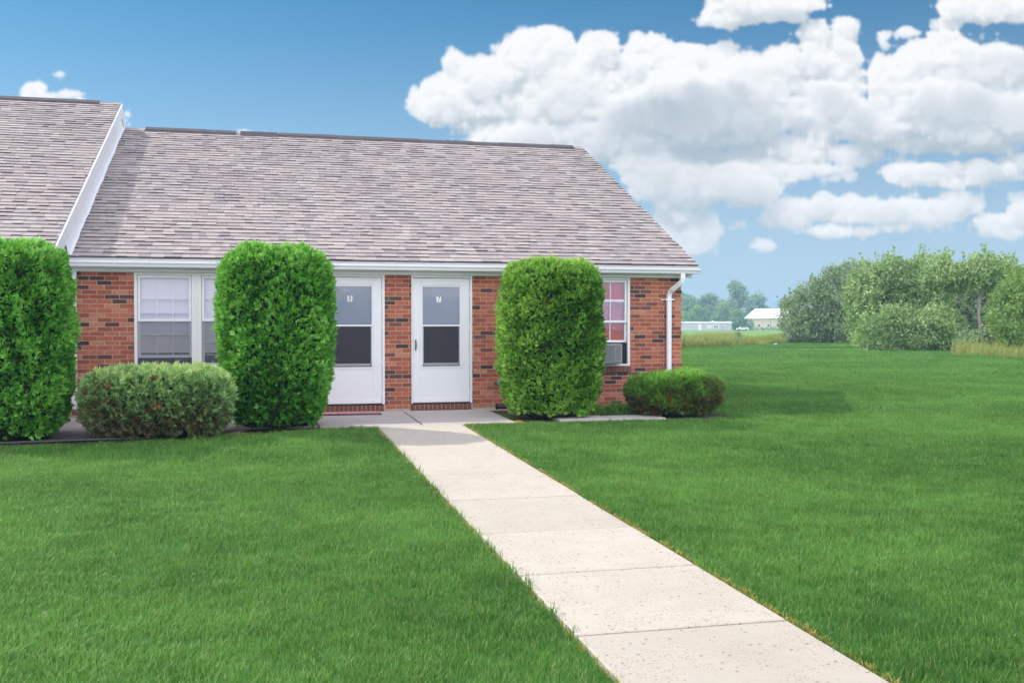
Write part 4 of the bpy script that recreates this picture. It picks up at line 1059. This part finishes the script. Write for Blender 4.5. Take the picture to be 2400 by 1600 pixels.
# puffs: centre x, y and radii, weight, depth; in units of 1/2420 of the view distance (x from the bearing, y down from 766)
PUFF = [
 (1060, 235, 85, 62), (1000, 245, 45, 38), (1065, 150, 30, 30), (1030, 190, 26, 24, .5), (1145, 190, 90, 66), (1235, 150, 85, 75), (1292, 122, 70, 62), (1400, 130, 60, 62),
 (1330, 215, 180, 90, 1, 10), (1210, 240, 150, 46), (1455, 190, 120, 70, 1, 40), (1495, 128, 42, 46, 1, 60), (1531, 130, 52, 52, 1, 60), (1608, 150, 62, 46, 1, 60), (1692, 160, 46, 66, 1, 50),
 (1560, 225, 150, 80, 1, 30), (1760, 190, 95, 66, 1, 0), (1830, 175, 66, 74, 1, 10), (1910, 135, 50, 86, 1, 50), (1978, 72, 36, 40, 1, 60), (1960, 160, 56, 80, 1, 50), (1985, 210, 50, 60, 1, 50),
 (1500, 270, 110, 62, 1, -60), (1620, 250, 120, 82, 1, -70), (1750, 250, 130, 90, 1, -60), (1930, 260, 120, 80, 1, 0), (2085, 210, 62, 82, 1, -30), (2150, 180, 88, 84, 1, -40), (2230, 160, 100, 86, 1, -40), (2330, 170, 90, 80, 1, -40), (2430, 190, 85, 74, 1, -30),
 (2240, 255, 210, 88, 1, -60), (2080, 290, 150, 50, 1, -40), (2390, 265, 150, 66, 1, -70), (2200, 330, 210, 34, 1, 10), (1240, 320, 130, 40, 1, 20), (1370, 310, 130, 42, 1, 0), (1500, 325, 110, 36, 1, -20), (1680, 320, 120, 34, 1, 0), (1850, 345, 130, 34, .9, 20),
 (1720, 435, 120, 50, 1, -50), (1620, 440, 100, 62, 1, -50), (1540, 420, 90, 50, 1, -40), (1800, 405, 70, 36, 1, -10), (1760, 385, 90, 30, 1, 30), (1920, 400, 90, 22, 1, -10), (1970, 415, 60, 18), (2110, 405, 70, 24, 1, 0), (2190, 410, 80, 26, 1, 0), (2300, 400, 110, 26, 1, -20), (2400, 385, 70, 22), (2230, 425, 110, 18),
 (1645, 540, 46, 44), (1590, 550, 60, 50), (1620, 575, 50, 26), (1850, 505, 66, 42), (1920, 488, 60, 36), (2000, 495, 76, 40), (1990, 474, 30, 22), (2090, 500, 100, 32), (2240, 480, 62, 36), (2170, 500, 86, 36), (1950, 540, 110, 18), (2100, 535, 90, 14, .8),
 (1788, 574, 34, 19), (2330, 525, 66, 30), (2410, 500, 62, 44), (2360, 545, 60, 16), (1775, 15, 130, 42, .85), (1690, 40, 60, 28, .7), (1860, 10, 80, 26, .8), (1640, 44, 22, 26, .4),
 (2300, 20, 110, 46, .85), (2400, 20, 110, 44, .9), (2220, 60, 40, 22, .5), (2120, 78, 28, 13, .4), (2080, 100, 24, 26, .35),
 (90, 212, 30, 28), (75, 228, 36, 20), (110, 226, 40, 16), (150, 222, 44, 12, .6), (145, 180, 18, 14, .35), (300, 280, 16, 26, .6), (590, 306, 50, 9, .5), (880, 292, 14, 7, .4), (1725, 530, 22, 9, .5), (1575, 22, 20, 8, .35),
 (1420, 340, 120, 46, 1, 0), (1500, 380, 90, 44, 1, -10), (1640, 362, 60, 30, .6, 20), (1950, 365, 150, 30, .8, 20), (1240, 305, 150, 50, 1, 30), (1150, 290, 70, 30, .8, 20), (1610, 490, 80, 50, .8, 0),
]
# ---- clouds: a small 3-D density field, lit and flattened onto the sky dome by numpy
def make_clouds():
    rg = np.random.default_rng(5)
    X0, X1, Y0, Y1, ZD, c, cz = -120., 2620., -230., 640., 260., 2.4, 5.8
    nx, ny, nz_ = int((X1-X0)/c), int((Y1-Y0)/c), int(ZD/cz)
    xs = (X0+(np.arange(nx)+.5)*c).astype(np.float32); ys = (Y0+(np.arange(ny)+.5)*c).astype(np.float32); zs = ((np.arange(nz_)+.5)*cz-ZD/2).astype(np.float32)
    def wmat(coord, cell, n):
        f = (coord-coord[0])/cell; i = np.floor(f).astype(int); t = f-i; t = t*t*(3-2*t)
        m = np.zeros((len(coord), n), np.float32); m[np.arange(len(coord)), i] = 1-t; m[np.arange(len(coord)), i+1] = t; return m
    def noise3(cell, ax=1.):
        n = [int((a[-1]-a[0])/(cell*k))+3 for a, k in ((ys, 1), (xs, ax), (zs, 1))]
        g = rg.uniform(-1, 1, n).astype(np.float32)
        g = np.tensordot(wmat(ys, cell, n[0]), g, (1, 0))                 # y, X, Z
        g = np.tensordot(g, wmat(xs, cell*ax, n[1]), (1, 1))              # y, Z, x
        g = np.tensordot(g, wmat(zs, cell, n[2]), (1, 1))                 # y, x, z
        return g
    S = np.full((ny, nx, nz_), -1.5, np.float32)
    for k, pf in enumerate(PUFF):
        x, y, a, b = pf[:4]; wt = pf[4] if len(pf) > 4 else 1.
        z0 = (pf[5]*.75 if len(pf) > 5 else 0.)+rg.uniform(-12, 12); cc_ = min(80., .5*(a+b)); e = 1.5
        ix = slice(max(0, int((x-e*a-X0)/c)), max(0, int((x+e*a-X0)/c)+1)); iy = slice(max(0, int((y-e*b-Y0)/c)), max(0, int((y+e*b-Y0)/c)+1))
        if S[iy, ix].size == 0: continue
        r = np.sqrt(((xs[ix]-x)/a)[None, :, None]**2+((ys[iy]-y)/b)[:, None, None]**2+((zs-z0)/cc_)[None, None, :]**2)
        v = (1-r)*min(1.25, (min(a, b)/48.)**.7)
        if wt < 1: v = np.minimum(v, wt*.22)-(1-wt)*.08
        S[iy, ix] = np.maximum(S[iy, ix], v)
    # large to small billows
    D = S*1.0
    D += .34*np.abs(noise3(62))-.10
    D += .30*np.abs(noise3(31))-.09
    D += .20*np.abs(noise3(15.5))-.07
    D += .085*np.abs(noise3(8.5))-.025
    D += .02*noise3(5.)
    D += .22*noise3(90.)
    wisp = np.clip(noise3(120.)[:, :, :]*1.4, 0, 1)
    low = np.clip((ys-330)/250, 0, 1)[:, None, None]
    soft = .05+.20*wisp+.12*low
    dens = np.clip(D/soft, 0, 1); del D, wisp
    dens *= (1-.25*low)
    # light marches down from above, from the left and from the viewer's side
    acc = np.zeros((nx, nz_), np.float32); tau = np.empty_like(dens)
    sx, sz = .30, .36
    jx = np.arange(nx); jz = np.arange(nz_)
    for i in range(ny):
        # value of the previous row sampled towards the sun
        s = acc*(1-sx)+np.roll(acc, 1, 0)*sx
        s = s*(1-sz)+np.roll(s, 1, 1)*sz
        s = s*.90+.05*(np.roll(s, 2, 0)+np.roll(s, -2, 0))
        acc = s+dens[i]*c
        acc *= .966
        tau[i] = acc
    kk = .030
    L = .45*np.exp(-kk*2.2*tau)+.72*np.exp(-kk*.62*tau)
    h = np.clip(dens, 0, 1)
    amb = .36
    ill = np.clip(amb+L*.78, 0, 1.25)
    # composite along the view (z index 0 nearest)
    a = 1-np.exp(-dens*cz*.085)
    T = np.cumprod(1-a, axis=2); Tp = np.concatenate([np.ones((ny, nx, 1), np.float32), T[:, :, :-1]], 2)
    wgt = Tp*a; alpha = 1-T[:, :, -1]; lum = (wgt*ill).sum(2)/np.maximum(alpha, 1e-4)
    return lum.astype(np.float32), alpha.astype(np.float32), (X0, X1, Y0, Y1)

lum, alpha, (CX0, CX1, CY0, CY1) = make_clouds()
def blur3(a):
    for ax in (0, 1): a = .25*np.roll(a, 1, ax)+.5*a+.25*np.roll(a, -1, ax)
    return a
pre = blur3(blur3(lum*alpha)); alpha = blur3(alpha); lum = pre/np.maximum(blur3(alpha), 1e-3)*1.0
lum = np.clip(lum, 0, 1.3)
ch, cw = lum.shape
def fade(n, m0, m1):
    f = np.ones(n, np.float32)
    if m0: f[:m0] *= np.linspace(0, 1, m0)
    if m1: f[-m1:] *= np.linspace(1, 0, m1)
    return f
alpha = alpha*fade(ch, 40, 10)[:, None]*fade(cw, 20, 50)[None, :]
img = bpy.data.images.new('cumulus', cw, ch, float_buffer=True, is_data=True)
buf = np.zeros((ch, cw, 4), np.float32); buf[..., 0] = lum[::-1]; buf[..., 1] = alpha[::-1]; buf[..., 3] = 1
img.pixels.foreach_set(buf.ravel()); img.update(); img.pack()
mu = t.m('DIVIDE', t.m('SUBTRACT', t.m('ADD', t.m('MULTIPLY', p_, FOC), 1200.), CX0), CX1-CX0)
mv = t.m('DIVIDE', t.m('SUBTRACT', CY1, t.m('SUBTRACT', 766., t.m('MULTIPLY', q_, FOC))), CY1-CY0)
uvc = t.n('ShaderNodeCombineXYZ'); t.l(mu, uvc.inputs[0]); t.l(mv, uvc.inputs[1])
ti = t.n('ShaderNodeTexImage', interpolation='Cubic', extension='CLIP'); ti.image = img; t.l(uvc.outputs[0], ti.inputs[0])
ts = t.n('ShaderNodeSeparateColor'); t.l(ti.outputs[0], ts.inputs[0])
front = t.m('GREATER_THAN', t.vm('DOT_PRODUCT', D, Fd), .15)
inside = t.m('MULTIPLY', t.m('MULTIPLY', t.m('GREATER_THAN', mu, 0.), t.m('LESS_THAN', mu, 1.)), t.m('MULTIPLY', t.m('GREATER_THAN', mv, 0.), t.m('LESS_THAN', mv, 1.)))
cover = t.m('MULTIPLY', ts.outputs[1], t.m('MULTIPLY', front, inside))
lit = t.m('MULTIPLY', t.m('SUBTRACT', ts.outputs[0], .44), 1.6, clamp=True)
cc = t.vm('MULTIPLY', t.ramp(lit, [(0., (.33, .43, .50)), (.45, (.62, .68, .73)), (1., (1., 1., 1.))]), (CLOUD,)*3)
skyc = t.vm('MULTIPLY', sky.outputs[0], SKYTINT)
hz = t.m('MULTIPLY', t.m('SUBTRACT', 1., t.sstep(sep.outputs[2], -.02, .33)), .72)
skyc = t.mix(hz, skyc, LOWSKY)
fin = t.mix(cover, skyc, cc)
# unseen bright cloud added overhead and behind the street to fill the facade
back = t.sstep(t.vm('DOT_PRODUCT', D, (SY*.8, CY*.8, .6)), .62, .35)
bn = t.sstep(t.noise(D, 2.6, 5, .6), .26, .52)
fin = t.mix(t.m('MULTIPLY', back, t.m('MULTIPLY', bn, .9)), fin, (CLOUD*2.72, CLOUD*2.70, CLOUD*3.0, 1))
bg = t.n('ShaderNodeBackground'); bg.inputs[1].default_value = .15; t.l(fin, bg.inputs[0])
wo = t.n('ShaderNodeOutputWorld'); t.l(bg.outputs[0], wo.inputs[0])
w.cycles.sampling_method = 'MANUAL'; w.cycles.sample_map_resolution = 512

# ------------------------------------------------------------------ camera
cam = bpy.data.cameras.new('camera'); cam.sensor_width = 36; cam.lens = FOC/2400*36; cam.clip_end = 6000; cam.clip_start = .1
co = bpy.data.objects.new('camera', cam); col.objects.link(co); co.location = (0, 0, EYE)
co.rotation_euler = (Matrix.Rotation(-YAW, 3, 'Z') @ Matrix.Rotation(math.pi/2-PITCH, 3, 'X') @ Matrix.Rotation(-ROLL, 3, 'Z')).to_euler()
scene.camera = co
scene.view_settings.view_transform = 'Standard'; scene.view_settings.look = 'None'; scene.view_settings.gamma = 1
scene.view_settings.exposure = .55
scene.cycles.use_denoising = True
scene.cycles.max_bounces = 6; scene.cycles.transparent_max_bounces = 16; scene.cycles.volume_bounces = 1
